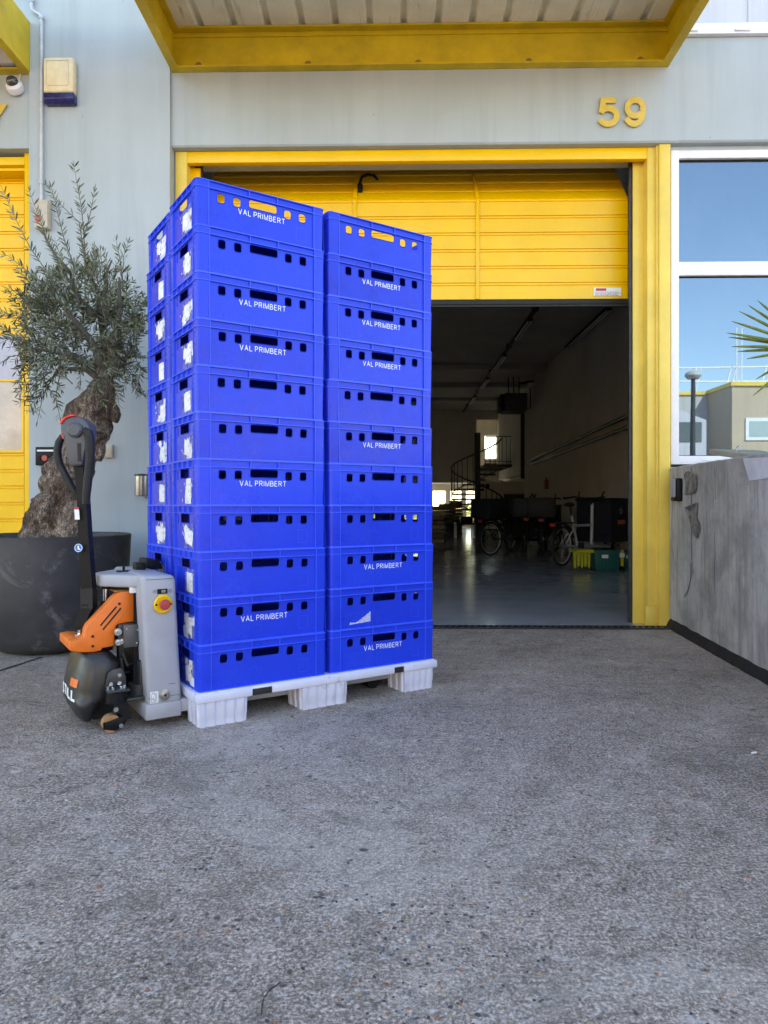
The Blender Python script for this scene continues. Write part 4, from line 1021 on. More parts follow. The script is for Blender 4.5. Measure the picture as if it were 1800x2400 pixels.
# plate over the cover, connector, control box
b = MB(); q = cp1(640, 430, .33); b.prism([(q[0], .30), (q[0]+.10, .28), (q[0]+.17, .30), (q[0]+.17, .5), (q[0], .5)], q[1]-.004, q[1]+.001, 'z'); tp('cover_plate', b, M['rust'])
b = MB(); q = cp1(905, 425, .24); b.bbox(q[0]-.02, q[0]+.02, .235, .26, q[1]-.014, q[1]+.014, .004); b.tube([(q[0]+.015, .25, q[1]+.01), (q[0]+.03, .25, q[1]+.035), (q[0]+.05, .26, q[1]+.03)], .004, 6); tp('cable_connector', b, M['white'])
b = MB(); q0 = cp1(775, 1130, .22); q1 = cp1(955, 838, .22)
b.bbox(q0[0], q1[0], .225, .42, q0[1], q1[1], .006)
tp('controller_box', b, paint('grey_box', (.10, .10, .105), .4, .1, 20, .03, metal=.4, geo=False))
b = MB(); q0 = cp1(680, 1100, .25); q1 = cp1(775, 840, .25); b.bbox(q0[0]+.01, q1[0], .25, .45, q0[1], q1[1], .004); tp('motor_bracket', b, M['darksteel'])
b = MB()
for (x, y, r_) in ((700, 930, .016), (705, 1055, .014), (745, 1045, .012)):
    q = cp1(x, y, .24); b.cyl((q[0], .250, q[1]), (q[0], .235, q[1]), r_, 16); b.cyl((q[0], .235, q[1]), (q[0], .228, q[1]), r_*.55, 8)
for (x, y) in ((812, 900), (942, 908), (930, 1065), (980, 580), (1015, 1340)):
    q = cp1(x, y, .218); b.cyl((q[0], .226, q[1]), (q[0], .219, q[1]), .0042, 8)
tp('bolt', b, M['chrome'])
b = MB(); q0 = cp1(930, 470, .30); b.bbox(q0[0], u0+.004, .24, .56, .12, .56, .01); tp('mast', b, M['black'])
b = MB(); q0 = cp1(890, 1230, .3); q1 = cp1(1040, 1560, .3); b.bbox(q0[0], q1[0]+.02, .2, .6, q1[1], q0[1], .01); b.bbox(q0[0]-.06, q1[0]+.02, .17, .63, q1[1]-.035, q1[1]-.02, .004)
for v_ in (.245, .555): b.cyl((q1[0]-.04, v_, .11), (q1[0]-.04, v_, .17), .05, 20)
tp('chassis', b, M['darksteel'])
# black hood over the drive wheel: stacked rounded sections
def hood_sec(z, uL, uR, vh, n=40, e=3.0):
    out = []; cu0, hu = (uL+uR)/2, (uR-uL)/2
    for k in range(n):
        a = 2*math.pi*k/n; c, s_ = math.cos(a), math.sin(a)
        out.append((cu0 + hu*math.copysign(abs(c)**(2/e), c), .4 + vh*math.copysign(abs(s_)**(2/e), s_), z))
    return out
def hu(px_, v): return cp1(px_, 1500, v)[0]
uLz = lambda y, x: cp1(x, y, .40)[0]
zz_ = lambda y: cp1(250, y, .30)[1]
secs = []
prof = [(1180, 205, .150), (1200, 180, .165), (1260, 155, .176), (1330, 133, .183), (1450, 95, .188), (1600, 62, .192), (1690, 60, .192), (1720, 60, .192), (1760, 63, .191), (1800, 68, .190), (1870, 95, .184), (1930, 125, .176), (1985, 165, .165)]
uRr = cp1(770, 1400, .25)[0]
uRs = {1180: cp1(600, 1180, .25)[0], 1200: cp1(640, 1200, .25)[0], 1260: cp1(700, 1260, .25)[0], 1720: cp1(640, 1700, .25)[0], 1760: cp1(520, 1700, .25)[0], 1800: cp1(480, 1800, .25)[0], 1870: cp1(450, 1800, .25)[0], 1930: cp1(420, 1800, .25)[0], 1985: cp1(400, 1800, .25)[0]}
for (y, x, vh) in prof: secs.append(hood_sec(max(.035, zz_(y)), uLz(y, x)+.006, uRs.get(y, uRr), vh))
vs = [p for s_ in secs for p in s_]; n = 40; fs = []
for i in range(len(secs)-1):
    for k in range(n): fs.append((i*n+k, (i+1)*n+k, (i+1)*n+(k+1) % n, i*n+(k+1) % n))
fs.append(tuple(range(n)))
b = MB(); b.add(vs, fs, True); hood = tp('drive_hood', b, paint('satin_black', (.016, .016, .017), .38, .15, 8, .05, geo=False))
b = MB(); b.cyl((-.33, .36, .088), (-.33, .44, .088), .085, 32); tp('drive_wheel', b, M['rubber'])
# lettering across the rounded front of the hood
def on_hood(v, z):
    """u of the hood's front surface at (v,z)"""
    i = 0
    while i < len(secs)-2 and secs[i+1][0][2] > z: i += 1
    za, zb = secs[i][0][2], secs[i+1][0][2]; t = min(1, max(0, (za-z)/(za-zb)))
    def u_at(k):
        y, x, vh = prof[k]; uL = uLz(y, x)+.006; uR_ = uRs.get(y, uRr); cu0, h_ = (uL+uR_)/2, (uR_-uL)/2; q = min(.999, abs(v-.4)/vh); return cu0 - h_*(1-q**3.0)**(1/3.0)
    return u_at(i)*(1-t)+u_at(i+1)*t
vs, fs = strokes('STILL', .050, .22, .0008, gap=.16, width=.225)
zt_l = zz_(1745)
b = MB(); b.add([(on_hood(.372-x, zt_l+y)-.0014-z, .377-x, zt_l+y) for x, y, z in vs], fs); tp('lettering', b, M['print'])
b = MB(); vv = []; n = 6
for i in range(n+1):
    v = .392 - .025 + .0 - .0 + (.075*i/n - .025)
    for z in (zz_(1575), zz_(1480)): vv.append((on_hood(v, z)-.002, v, z))
b.add(vv, [(2*i, 2*i+1, 2*i+3, 2*i+2) for i in range(n)]); 
for p in range(len(b.v)): b.v[p] = (b.v[p][0], b.v[p][1]-.085, b.v[p][2])
b.v = [(on_hood(p[1], p[2])-.0018, p[1], p[2]) for p in b.v]
tp('orange_emblem', b, M['orange'])
# castor bracket (camera side and far side)
def castor(vs_, far=False):
    s_ = 1 if not far else -1
    cz = empty('stabiliser_castor', (0, 0, 0)); cz.parent = tk
    V = lambda d_: vs_ + s_*d_
    def cpart(name, b, mat): b.v = [(p[0]-tu, p[1]-tv, p[2]) for p in b.v]; o = b.build(name, mat); o.parent = cz
    qa = lambda x, y: cp1(x, y, .17)
    b = MB(); P = [qa(*p) for p in ((560, 1620), (600, 1440), (660, 1400), (760, 1380), (815, 1480), (825, 1640))]
    b.prism(P, min(V(.030), V(.042)), max(V(.030), V(.042)), 'y', bev=.003)
    q0, q1 = qa(560, 1645), qa(825, 1620)
    b.bbox(q0[0], q1[0], min(V(-.03), V(.05)), max(V(-.03), V(.05)), q0[1]-.006, q0[1]+.004, .002); cpart('bracket', b, M['darksteel'])
    b = MB()
    for (x, y) in ((732, 1463), (730, 1557), (628, 1572)):
        q = qa(x, y); a_, c_ = V(.031), V(.020); b.cyl((q[0], a_, q[1]), (q[0], c_, q[1]), .0085, 12); b.cyl((q[0], c_, q[1]), (q[0], V(.018), q[1]), .0045, 6)
    for (x, y) in ((580, 1600), (640, 1612), (740, 1600), (775, 1580)):
        q = qa(x, y); b.cyl((q[0], V(.0), q[1]-.012), (q[0], V(.0), q[1]+.006), .006, 8)
    q = qa(650, 1838); b.cyl((q[0], V(-.030), q[1]), (q[0], V(-.040), q[1]), .011, 6)
    q = qa(815, 1930); b.cyl((q[0], V(-.012), q[1]), (q[0], V(-.022), q[1]), .009, 10)
    q = qa(712, 2030); b.cyl((q[0], V(-.028), q[1]), (q[0], V(-.038), q[1]), .009, 10)
    cpart('bolt', b, M['chrome'])
    b = MB(); q = qa(675, 1700); uu = q[0]; b.cyl((uu, V(.01), qa(675, 1770)[1]), (uu, V(.01), qa(675, 1655)[1]), .040, 24); b.lathe([(.0, 0), (.043, 0), (.043, .004), (0, .004)], 24, c=(uu, V(.01), qa(675, 1778)[1]))
    P = [qa(*p) for p in ((600, 1775), (780, 1775), (835, 1900), (840, 1960), (775, 1965), (690, 1880))]
    for d_ in (-.030, .024): b.prism(P, min(V(d_), V(d_+.006)), max(V(d_), V(d_+.006)), 'y')
    P = [qa(*p) for p in ((510, 2010), (760, 1920), (800, 1960), (750, 2040), (650, 2100), (515, 2085))]
    for d_ in (-.028, .022): b.prism(P, min(V(d_), V(d_+.006)), max(V(d_), V(d_+.006)), 'y', bev=.001)
    P = [qa(*p) for p in ((505, 2010), (530, 2000), (530, 2092), (508, 2085))]
    b.prism(P, min(V(-.028), V(.028)), max(V(-.028), V(.028)), 'y'); cpart('fork', b, M['black'])
    q = qa(610, 2010); b = MB(); b.cyl((q[0], V(-.020), .0365), (q[0], V(.020), .0365), .0365, 28); cpart('wheel', b, M['tan'])
castor(.165); castor(.635, True)
# emergency stop, display, key lock, data plate
q = cp1(1247, 597, vb-.01); b = MB()
Ms = Matrix.Translation((q[0], vb-.001, q[1])) @ Matrix.Rotation(R(90), 4, 'X')
b.lathe([(0, 0), (.036, 0), (.040, .004), (.040, .010), (.034, .015), (.026, .012), (0, .012)], 32, Ms)
b.add(*(lambda t: (t.v, t.f))((lambda t: (t.prism([(q[0]-.030, q[1]+.02), (q[0]-.018, q[1]+.041), (q[0]+.018, q[1]+.041), (q[0]+.030, q[1]+.02)], vb-.010, vb-.001, 'y', bev=.003), t.prism([(q[0]-.030, q[1]-.02), (q[0]-.018, q[1]-.041), (q[0]+.018, q[1]-.041), (q[0]+.030, q[1]-.02)], vb-.010, vb-.001, 'y', bev=.003), t)[-1])(MB())), True)
st_ = tp('stop_bezel', b, M['stopyellow'])
b = MB()
for dx_ in (-.031, .031): b.cyl((q[0]+dx_, vb-.014, q[1]), (q[0]+dx_, vb-.0165, q[1]), .005, 10)
tp('bezel_screw', b, M['rubber'])
b = MB(); Ms = Matrix.Translation((q[0]+.003, vb-.012, q[1])) @ Matrix.Rotation(R(90), 4, 'X')
b.lathe([(0, 0), (.019, 0), (.0225, .014), (.0225, .020), (.019, .024), (0, .025)], 28, Ms); tp('stop_button', b, M['estop'])
q0, q1 = cp1(1175, 475, vb), cp1(1298, 408, vb)
b = MB(); b.box(q0[0], q1[0], vb-.003, vb+.002, q0[1], q1[1]); tp('display', b, M['black'])
b = MB(); x0, x1 = q0[0]+.018, q0[0]+.034; z0 = q0[1]+.006
b.box(x0, x1, vb-.0042, vb-.0032, z0, z0+.002); b.box(x0, x0+.002, vb-.0042, vb-.0032, z0+.002, z0+.010); b.box(x1-.002, x1, vb-.0042, vb-.0032, z0+.002, z0+.010); b.box(x0+.002, x1-.002, vb-.0042, vb-.0032, z0+.008, z0+.010); b.box(x0+.004, x0+.007, vb-.0042, vb-.0032, z0+.003, z0+.006); b.box(x1-.007, x1-.004, vb-.0042, vb-.0032, z0+.003, z0+.006)
tp('battery_icon', b, M['beige'])
b = MB()
for (x, y) in ((1143, 445), (1330, 435)):
    q = cp1(x, y, vb); b.ringpts = None
    b.tube([(q[0]+.007*math.cos(a*.628), vb-.001, q[1]+.007*math.sin(a*.628)) for a in range(11)], .0007, 4); b.cyl((q[0], vb, q[1]), (q[0], vb-.002, q[1]), .002, 8)
tp('indicator_mark', b, M['darksteel'])
q = cp1(1270, 1692, vb); Ms = Matrix.Translation((q[0], vb-.000, q[1])) @ Matrix.Rotation(R(90), 4, 'X')
b = MB(); b.lathe([(.0, 0), (.024, 0), (.024, .003), (.018, .004), (.018, .010), (.012, .012), (.0105, .007), (0, .007)], 28, Ms); tp('key_lock', b, M['steel'])
b = MB(); Ms = Matrix.Translation((q[0], vb-.007, q[1])) @ Matrix.Rotation(R(90), 4, 'X'); b.lathe([(0, 0), (.005, 0), (.005, .003), (0, .003)], 12, Ms); b.box(q[0]-.0016, q[0]+.0016, vb-.0125, vb-.011, q[1]-.004, q[1]+.004); tp('keyhole', b, M['black'])
q0, q1 = cp1(1092, 1798, vb), cp1(1188, 1645, vb)
b = MB(); b.box(q0[0], q1[0], vb-.0012, vb+.002, q0[1], q1[1]); tp('data_plate', b, M['warn'])
b = MB(); rs = random.Random(11)
for i in range(6):
    x = q0[0]+.003+i*.0046; z = q0[1]+.003
    while z < q1[1]-.006:
        l = rs.uniform(.003, .012); 
        if rs.random() < .75: b.box(x, x+.0016, vb-.0018, vb-.0013, z, min(z+l, q1[1]-.003))
        z += l+.002
tp('data_print', b, M['darksteel'])
# black bits on top
b = MB(); u_, z_ = cp1(905, 150, .45); u2_, z2_ = cp1(1030, 95, .45)
b.bbox(u_, u2_, .43, .50, zt0-.006, zt0+.030, .008, 3); tp('horn', b, M['black'])
b = MB(); P = [cp1(*p, .5) for p in ((1045, 150), (1040, 75), (1060, 50), (1180, 60), (1215, 90), (1255, 190), (1100, 180))]
zmin = zt0-.01; P = [(p[0], max(zmin, p[1])) for p in P]; b.prism(P, .50, .64, 'y', bev=.008, seg=3); tp('battery_handle', b, M['black'])
b = MB(); u_, z_ = cp1(770, 160, .42); b.cyl((u_, .42, zt_arm-.006), (u_, .42, zt_arm+.02), .006, 8); b.bbox(u_-.03, u_+.03, .40, .44, zt_arm-.005, zt_arm+.001, .001); tp('arm_stud', b, M['black'])
b = MB(); 
for k, (xa, ya, xb, yb) in enumerate(((760, 1180, 900, 1300), (740, 1250, 830, 1420))):
    qa_, qb_ = cp1(xa, ya, .26), cp1(xb, yb, .26); b.tube([(qa_[0], .26, qa_[1]), ((qa_[0]+qb_[0])/2-.01, .24, (qa_[1]+qb_[1])/2-.03), (qb_[0], .27, qb_[1])], .006, 8)
tp('hose', b, M['rubber'])
b = MB(); q0, q1 = cp1(1030, 1775, vb), cp1(1470, 1755, vb); b.box(q0[0]+.012, q1[0]-.01, vb-.0010, vb+.002, q0[1]+.010, q0[1]+.0115); tp('seam', b, M['darksteel'])
b = MB()
for (x, y) in ((1310, 1560), (1345, 1558)): 
    q = cp1(x, y, vb); b.box(q[0], q[0]+.02, vb-.0008, vb+.002, q[1], q[1]+.0012)
tp('scratch', b, M['darksteel'])
# tiller
Mti = PM.inverted()
def td(px, py, dep): q = Mti @ atd(px, py, dep); return (q.x, q.y, q.z)
D0 = (Mti.inverted() @ Vector((cp1(235, 930, .4)[0], .4, .45))); D0 = D0.y*CT - D0.x*ST
def t5(x, y, d_=0): return td(140+x/5.144, 1300+y/5.144, D0+d_)
def t7(x, y, d_=0): return td(120+x/7.373, 950+y/7.373, D0+d_)
def sqtube(b, pts, w, dpt):
    """rectangular tube, width w seen from the truck's side, depth dpt across; turned a little like the shaft"""
    a1 = Vector((math.cos(R(38)), -math.sin(R(38)), 0)); a2 = Vector((math.sin(R(38)), math.cos(R(38)), 0)); vs = []
    for i, p in enumerate(pts):
        p = Vector(p); ww = w[i] if isinstance(w, list) else w
        for sx, sy in ((-1, -1), (1, -1), (1, 1), (-1, 1)): vs.append(tuple(p + a1*sx*ww/2 + a2*sy*dpt/2))
    fs = []
    for i in range(len(pts)-1):
        for k in range(4): fs.append((4*i+k, 4*i+(k+1) % 4, 4*i+4+(k+1) % 4, 4*i+4+k))
    fs.append((3, 2, 1, 0)); fs.append(tuple(4*(len(pts)-1)+k for k in range(4))); b.add(vs, fs)
b = MB(); sqtube(b, [t5(248, 870), t5(320, 700), t5(352, 640), t5(350, 400), t7(590, 2212), t7(560, 1600), t7(500, 1000)], [.050, .050, .052, .052, .046, .042, .040], .040)
sh = tp('tiller_shaft', b, M['black'])
b = MB(); sqtube(b, [t5(352, 640), t5(352, 398)], .0545, .044)
for (x, y) in ((448, 402), (460, 588), (270, 415), (280, 605), (325, 612)): q = t5(x, y, -.02); b.tube([q, (q[0], q[1]-.006, q[2])], .004, 8)
tp('shaft_sleeve', b, M['frameblack'])
b = MB()
for pts in ([(240, 500), (170, 545), (110, 640), (80, 760), (85, 900), (130, 1040), (210, 1190), (320, 1390), (420, 1560), (480, 1660)],):
    b.tube([t7(x+28, y, .045-.0*i) for i, (x, y) in enumerate(pts)], [.012, .0155, .017, .017, .017, .016, .0155, .015, .014, .011], 12)
b.tube([t7(x, y, -.055+.004*i) for i, (x, y) in enumerate([(560, 420), (640, 470), (668, 600), (675, 760), (668, 950), (648, 1150), (628, 1350), (608, 1550), (600, 1700)])], [.014, .020, .0205, .020, .0195, .019, .0185, .018, .016], 12)
tp('grip_loop', b, M['frameblack'])
hd = [t7(x, y) for x, y in ((225, 330), (260, 260), (330, 215), (450, 195), (560, 212), (650, 270), (715, 360), (735, 460), (700, 640), (640, 860), (600, 1050), (410, 1065), (370, 970), (330, 800), (285, 620), (225, 470))]
def slabpoly(b, pts, thick, off, bev):
    a2 = (Mti.to_3x3() @ Vector((-ST, CT, 0))).normalized()   # away from the camera
    bm = bmesh.new(); A = [bm.verts.new(Vector(p) + a2*off) for p in pts]; B = [bm.verts.new(Vector(p) + a2*(off+thick)) for p in pts]; n = len(pts)
    bm.faces.new(A); bm.faces.new(B[::-1])
    for i in range(n): bm.faces.new((A[i], B[i], B[(i+1) % n], A[(i+1) % n]))
    bmesh.ops.recalc_face_normals(bm, faces=bm.faces[:])
    if bev: bmesh.ops.bevel(bm, geom=bm.edges[:], offset=bev, segments=3, affect='EDGES', profile=.5, clamp_overlap=True)
    b.frombm(bm)
hm = paint('dark_grey_plastic', (.065, .068, .082), .45, .08, 20, .04, geo=False)
b = MB(); slabpoly(b, hd, .08, -.04, .010); tp('tiller_head', b, hm)
b = MB(); a2 = (Mti.to_3x3() @ Vector((-ST, CT, 0))).normalized(); cc = Vector(t7(490, 445)); b.tube([cc - a2*.035, cc - a2*.052, cc - a2*.060], [.035, .033, .024], 28); tp('control_drum', b, hm)
b = MB(); rp = [(232, 300), (280, 240), (350, 200), (420, 178), (480, 178), (500, 205), (420, 215), (340, 240), (285, 290), (262, 335), (235, 345)]
slabpoly(b, [t7(x, y) for x, y in rp], .07, -.047, .003); tp('safety_button', b, paint('bright_red', (.75, .03, .02), .35, .05, 20, 0, geo=False))
b = MB(); slabpoly(b, [t7(x, y) for x, y in ((515, 665), (585, 665), (590, 980), (530, 980))], .004, -.0415, 0); tp('head_slot', b, M['rubber'])
b = MB(); slabpoly(b, [t7(x, y) for x, y in ((240, 515), (285, 520), (298, 590), (272, 595))], .003, -.042, 0); tp('head_badge', b, M['estop'])
def shaftface(pts, name, mat, off=-.0355):
    b = MB(); slabpoly(b, [t7(x, y) for x, y in pts], .002, off, 0); return tp(name, b, mat)
shaftface([(458, 1800), (538, 1800), (550, 1970), (472, 1972)], 'tiller_sticker', M['warn'])
shaftface([(458, 1758), (536, 1758), (537, 1798), (458, 1798)], 'red_sticker', M['estop'])
b = MB(); qc = Vector(td(192.5, 1283, D0)) - a2*.0365
b.tube([qc, qc - a2*.001], .019, 28); tp('round_sticker', b, paint('blue_sticker', (.02, .16, .42), .4, .05, 20, 0, geo=False))
b = MB(); b.tube([qc - a2*.0015 + Vector((.0155*math.cos(a*.3142)*a2.y, -.0155*math.cos(a*.3142)*a2.x, .0165*math.sin(a*.3142))) for a in range(21)], .0012, 5)
e1 = Vector((a2.y, -a2.x, 0)); c0_ = qc - a2*.0015
b.add([tuple(c0_ + e1*x + Vector((0, 0, z))) for x, z in ((-.004, .010), (.001, .010), (.003, -.001), (.009, -.005), (.009, -.009), (-.003, -.007))], [(0, 1, 2, 3, 4, 5)]); tp('sticker_symbol', b, M['print'])

# ================================================================ planter and olive tree
PC = atd(118, 1184, 4.75); PC.z = 0
b = MB()
prof = [(0, 0), (.30, 0), (.36, .012), (.42, .05), (.48, .12), (.53, .22), (.565, .35), (.585, .5), (.597, .65), (.602, .745), (.604, .757), (.598, .762), (.590, .757), (.582, .70), (0, .70)]
prof = [(r_*.85, z_*(.99)) for r_, z_ in prof]; b.lathe(prof, 72, c=tuple(PC)); b.v = [(p[0]-PC.x, p[1]-PC.y, p[2]) for p in b.v]
po = empty('planter', PC, 0, 'large round charcoal planter bowl holding the olive tree', 'planter')
o = b.build('bowl', M['planter']); o.parent = po
b = MB(); vs, fs = [], []; n = 48; rings = 14
for i in range(rings+1):
    for k in range(n):
        r_ = .493*i/rings; a = 2*math.pi*k/n; x, y = r_*math.cos(a), r_*math.sin(a)
        vs.append((x, y, .712 + .018*noise.noise(Vector((x*14, y*14, 0))) + .02*(1-i/rings)))
for i in range(rings):
    for k in range(n): fs.append((i*n+k, (i+1)*n+k, (i+1)*n+(k+1) % n, i*n+(k+1) % n))
b.add(vs, fs, True); o = b.build('soil', paint('soil', (.05, .032, .02), .95, .4, 40, .6)); o.parent = po

OD = 4.70
tb = atd(118, 1262, OD)
tr = mark(empty('olive_tree', (tb.x, tb.y, .71), 0, 'gnarled olive tree with twisted trunk growing in the charcoal planter', 'tree'))
sp = [(118, 1290, 66, 0), (116, 1255, 62, .0), (121, 1225, 58, .0), (131, 1190, 54, .0), (142, 1150, 52, .02), (158, 1110, 50, .03), (180, 1070, 48, .03), (196, 1030, 48, .02), (208, 990, 49, .0), (222, 955, 42, -.02), (232, 925, 33, -.03), (240, 895, 27, -.03), (248, 865, 22, -.03), (256, 830, 16, 0), (264, 790, 11, 0)]
def trunk(b, pts, lump=.35, n=44, sub=5):
    P = [atd(x, y, OD+d_) for x, y, r_, d_ in pts]; Rr = [r_/FPX*OD for x, y, r_, d_ in pts]
    Q, RR = [], []
    for i in range(len(P)-1):
        for s_ in range(sub):
            t = s_/sub; i0, i3 = max(0, i-1), min(len(P)-1, i+2)
            a = 2*P[i]; bb = P[i+1]-P[i0]; c = 2*P[i0]-5*P[i]+4*P[i+1]-P[i3]; dd = -P[i0]+3*P[i]-3*P[i+1]+P[i3]
            Q.append(.5*(a+bb*t+c*t*t+dd*t**3)); RR.append((Rr[i]*(1-t)+Rr[i+1]*t)*.92)
    Q.append(P[-1]); RR.append(Rr[-1])
    vs, fs = [], []; up = Vector((0, 1, 0))
    for i, p in enumerate(Q):
        t = (Q[min(i+1, len(Q)-1)]-Q[max(i-1, 0)]).normalized(); a = t.cross(up).normalized(); bb = a.cross(t).normalized(); up = bb
        for k in range(n):
            w = 2*math.pi*k/n; d_ = a*math.cos(w)+bb*math.sin(w); q = p + d_*RR[i]
            k1 = noise.noise(q*5.2+Vector((3, 1, 7)))*lump + noise.noise(q*13+Vector((1, 8, 2)))*lump*.55 + noise.noise(Vector((w*1.8+i*.13, q.z*2.2, 5)))*lump*.35 + abs(noise.noise(q*30))*lump*.30 - abs(noise.noise(Vector((w*5+i*.04, q.z*5, 2))))*lump*.25
            vs.append(p + d_*RR[i]*(1+k1))
    for i in range(len(Q)-1):
        for k in range(n): fs.append((i*n+k, i*n+(k+1) % n, (i+1)*n+(k+1) % n, (i+1)*n+k))
    fs.append(tuple((len(Q)-1)*n+k for k in range(n))); b.add(vs, fs, True)
b = MB(); trunk(b, sp, .42, 90, 14)
trunk(b, [(150, 1255, 40, -.06), (160, 1225, 38, -.08), (165, 1195, 34, -.05), (168, 1165, 26, 0)], .5, 32, 5)
trunk(b, [(82, 1270, 30, .02), (80, 1245, 33, .0), (90, 1215, 28, 0), (105, 1185, 24, .03)], .5, 32, 5)
trunk(b, [(108, 1160, 14, 0), (103, 1135, 17, 0), (112, 1120, 15, 0), (130, 1110, 12, 0)], .5, 24, 4)
trunk(b, [(262, 985, 14, 0), (268, 972, 17, 0), (258, 955, 16, 0), (244, 940, 14, 0)], .5, 24, 4)
trunk(b, [(228, 1080, 14, 0), (232, 1060, 18, 0), (226, 1035, 18, 0), (215, 1010, 16, 0)], .5, 24, 4)
trunk(b, [(172, 1000, 18, 0), (166, 978, 20, 0), (178, 955, 18, 0), (205, 935, 14, 0)], .45, 24, 4)
part('trunk', b, M['bark'], tr)
# branches and leafy twigs
rnd = random.Random(21)
br = MB(); lf = MB()
limbs = [[(246, 880), (225, 820), (190, 770), (150, 720), (120, 660)], [(246, 870), (245, 800), (230, 720), (205, 640), (190, 560)],
         [(255, 850), (275, 790), (285, 720), (280, 650)], [(240, 880), (200, 850), (150, 830), (100, 820), (60, 810)],
         [(235, 890), (190, 865), (140, 860), (105, 900)], [(255, 850), (290, 840), (315, 820)], [(200, 790), (140, 760), (90, 720)], [(220, 740), (170, 680), (130, 600), (100, 540)], [(235, 730), (250, 660), (262, 610)]]
nodes = []
for li, L in enumerate(limbs):
    dz0 = rnd.uniform(-.1, .1); pts = [atd(x, y, OD + dz0*i + rnd.uniform(-.03, .03)) for i, (x, y) in enumerate(L)]
    pts = [q for i in range(len(pts)-1) for q in (pts[i], (pts[i]+pts[i+1])/2 + Vector((rnd.gauss(0, .022), rnd.gauss(0, .02), rnd.gauss(0, .016))))] + [pts[-1]]; L = pts
    rr_ = [.034*(1-.80*i/(len(L)-1))*(.75 if li > 2 else 1) for i in range(len(L))]; br.tube(pts, rr_, 7)
    for i in range(len(pts)-1):
        for t in (0, .33, .66): nodes.append((pts[i].lerp(pts[i+1], t), (pts[i+1]-pts[i]).normalized(), i/(len(pts)-1)))
def leaf(p, dr, ln, w):
    side = dr.cross(Vector((rnd.gauss(0, 1), rnd.gauss(0, 1), rnd.gauss(0, 1)))).normalized(); nn_ = side.cross(dr).normalized()
    m_ = p + dr*ln*.5 - nn_*ln*.03; tip = p + dr*ln + nn_*ln*.06; cup = nn_*w*.18
    a, c = m_+side*w/2+cup, m_-side*w/2+cup; a2_ = p+dr*ln*.2+side*w*.32; c2_ = p+dr*ln*.2-side*w*.32; a3 = p+dr*ln*.8+side*w*.28; c3 = p+dr*ln*.8-side*w*.28
    lf.add([p, a2_, a, a3, tip, c3, c, c2_, m_], [(0, 1, 8, 7), (1, 2, 8), (2, 3, 8), (3, 4, 5, 8), (5, 6, 8), (6, 7, 8)])
def twig(p, dr, ln, droop=.0, sp_=.017, w0=.0028):
    n = max(4, int(ln/sp_)); pts = [p]; q = p.copy(); dcur = dr.normalized()
    for i in range(n):
        dcur = (dcur + Vector((rnd.gauss(0, .06), rnd.gauss(0, .06), rnd.gauss(0, .05) - droop))).normalized(); q = q + dcur*sp_; pts.append(q.copy())
        if i > 1:
            sd = dcur.cross(Vector((rnd.gauss(0, 1), rnd.gauss(0, 1), rnd.gauss(0, 1)))).normalized()
            for s_ in (1, -1):
                if rnd.random() < .90:
                    ll = rnd.uniform(.040, .070)*(1-.35*(i/n)**3); leaf(q, (dcur*rnd.uniform(.45, 1.0) + sd*s_*rnd.uniform(.5, 1.0)).normalized(), ll, ll*rnd.uniform(.17, .24))
    leaf(q, dcur, .04, .007); br.tube(pts[::2]+[pts[-1]], [w0*(1-.7*i/len(pts[::2])) for i in range(len(pts[::2])+1)], 4, cap=False)
    return pts
cc_ = atd(185, 770, OD)
def inside(px, py):
    return ((px-175)/125)**2 + ((py-735)/165)**2 < 1
# dense crown
for i in range(285):
    for _ in range(60):
        px, py = rnd.uniform(40, 325), rnd.uniform(570, 925)
        if ((px-185)/140)**2 + ((py-765)/160)**2 < 1 and not (95 < px < 225 and py > 870 ) and rnd.random() < (1.0 if py > 640 else .5): break
    dd = rnd.gauss(0, .20); p = atd(px, py, OD+dd)
    out = (p - (cc_ + Vector((0, 0, -.15)))); out = out.normalized() if out.length > .01 else Vector((0, 0, 1))
    dr = (out*.8 + Vector((rnd.gauss(0, .5), rnd.gauss(0, .5), rnd.gauss(.15, .45)))).normalized()
    twig(p - dr*.1, dr, rnd.uniform(.14, .30), rnd.choice([0, .01, .03]))
# specific long shoots seen in the photograph
def shoot(pts, dd=0, side=True):
    P = [atd(x, y, OD+dd) for x, y in pts]; Q = []
    for i in range(len(P)-1):
        L = (P[i+1]-P[i]).length; n = max(1, int(L/.016))
        for k in range(n): Q.append(P[i].lerp(P[i+1], k/n))
    Q.append(P[-1])
    for i, q in enumerate(Q):
        dcur = (Q[min(i+1, len(Q)-1)]-Q[max(i-1, 0)]).normalized()
        if i > 2 and rnd.random() < .72:
            sd = dcur.cross(Vector((rnd.gauss(0, .4), 1, rnd.gauss(0, .4)))).normalized()
            for s_ in (1, -1):
                if rnd.random() < .85: ll = rnd.uniform(.04, .066); leaf(q, (dcur*rnd.uniform(.5, 1) + sd*s_*rnd.uniform(.4, .9)).normalized(), ll, ll*.20)
    leaf(Q[-1], (Q[-1]-Q[-2]).normalized(), .05, .008); br.tube(Q[::3]+[Q[-1]], [.0042*(1-.75*i/(len(Q[::3]))) for i in range(len(Q[::3])+1)], 5, cap=False)
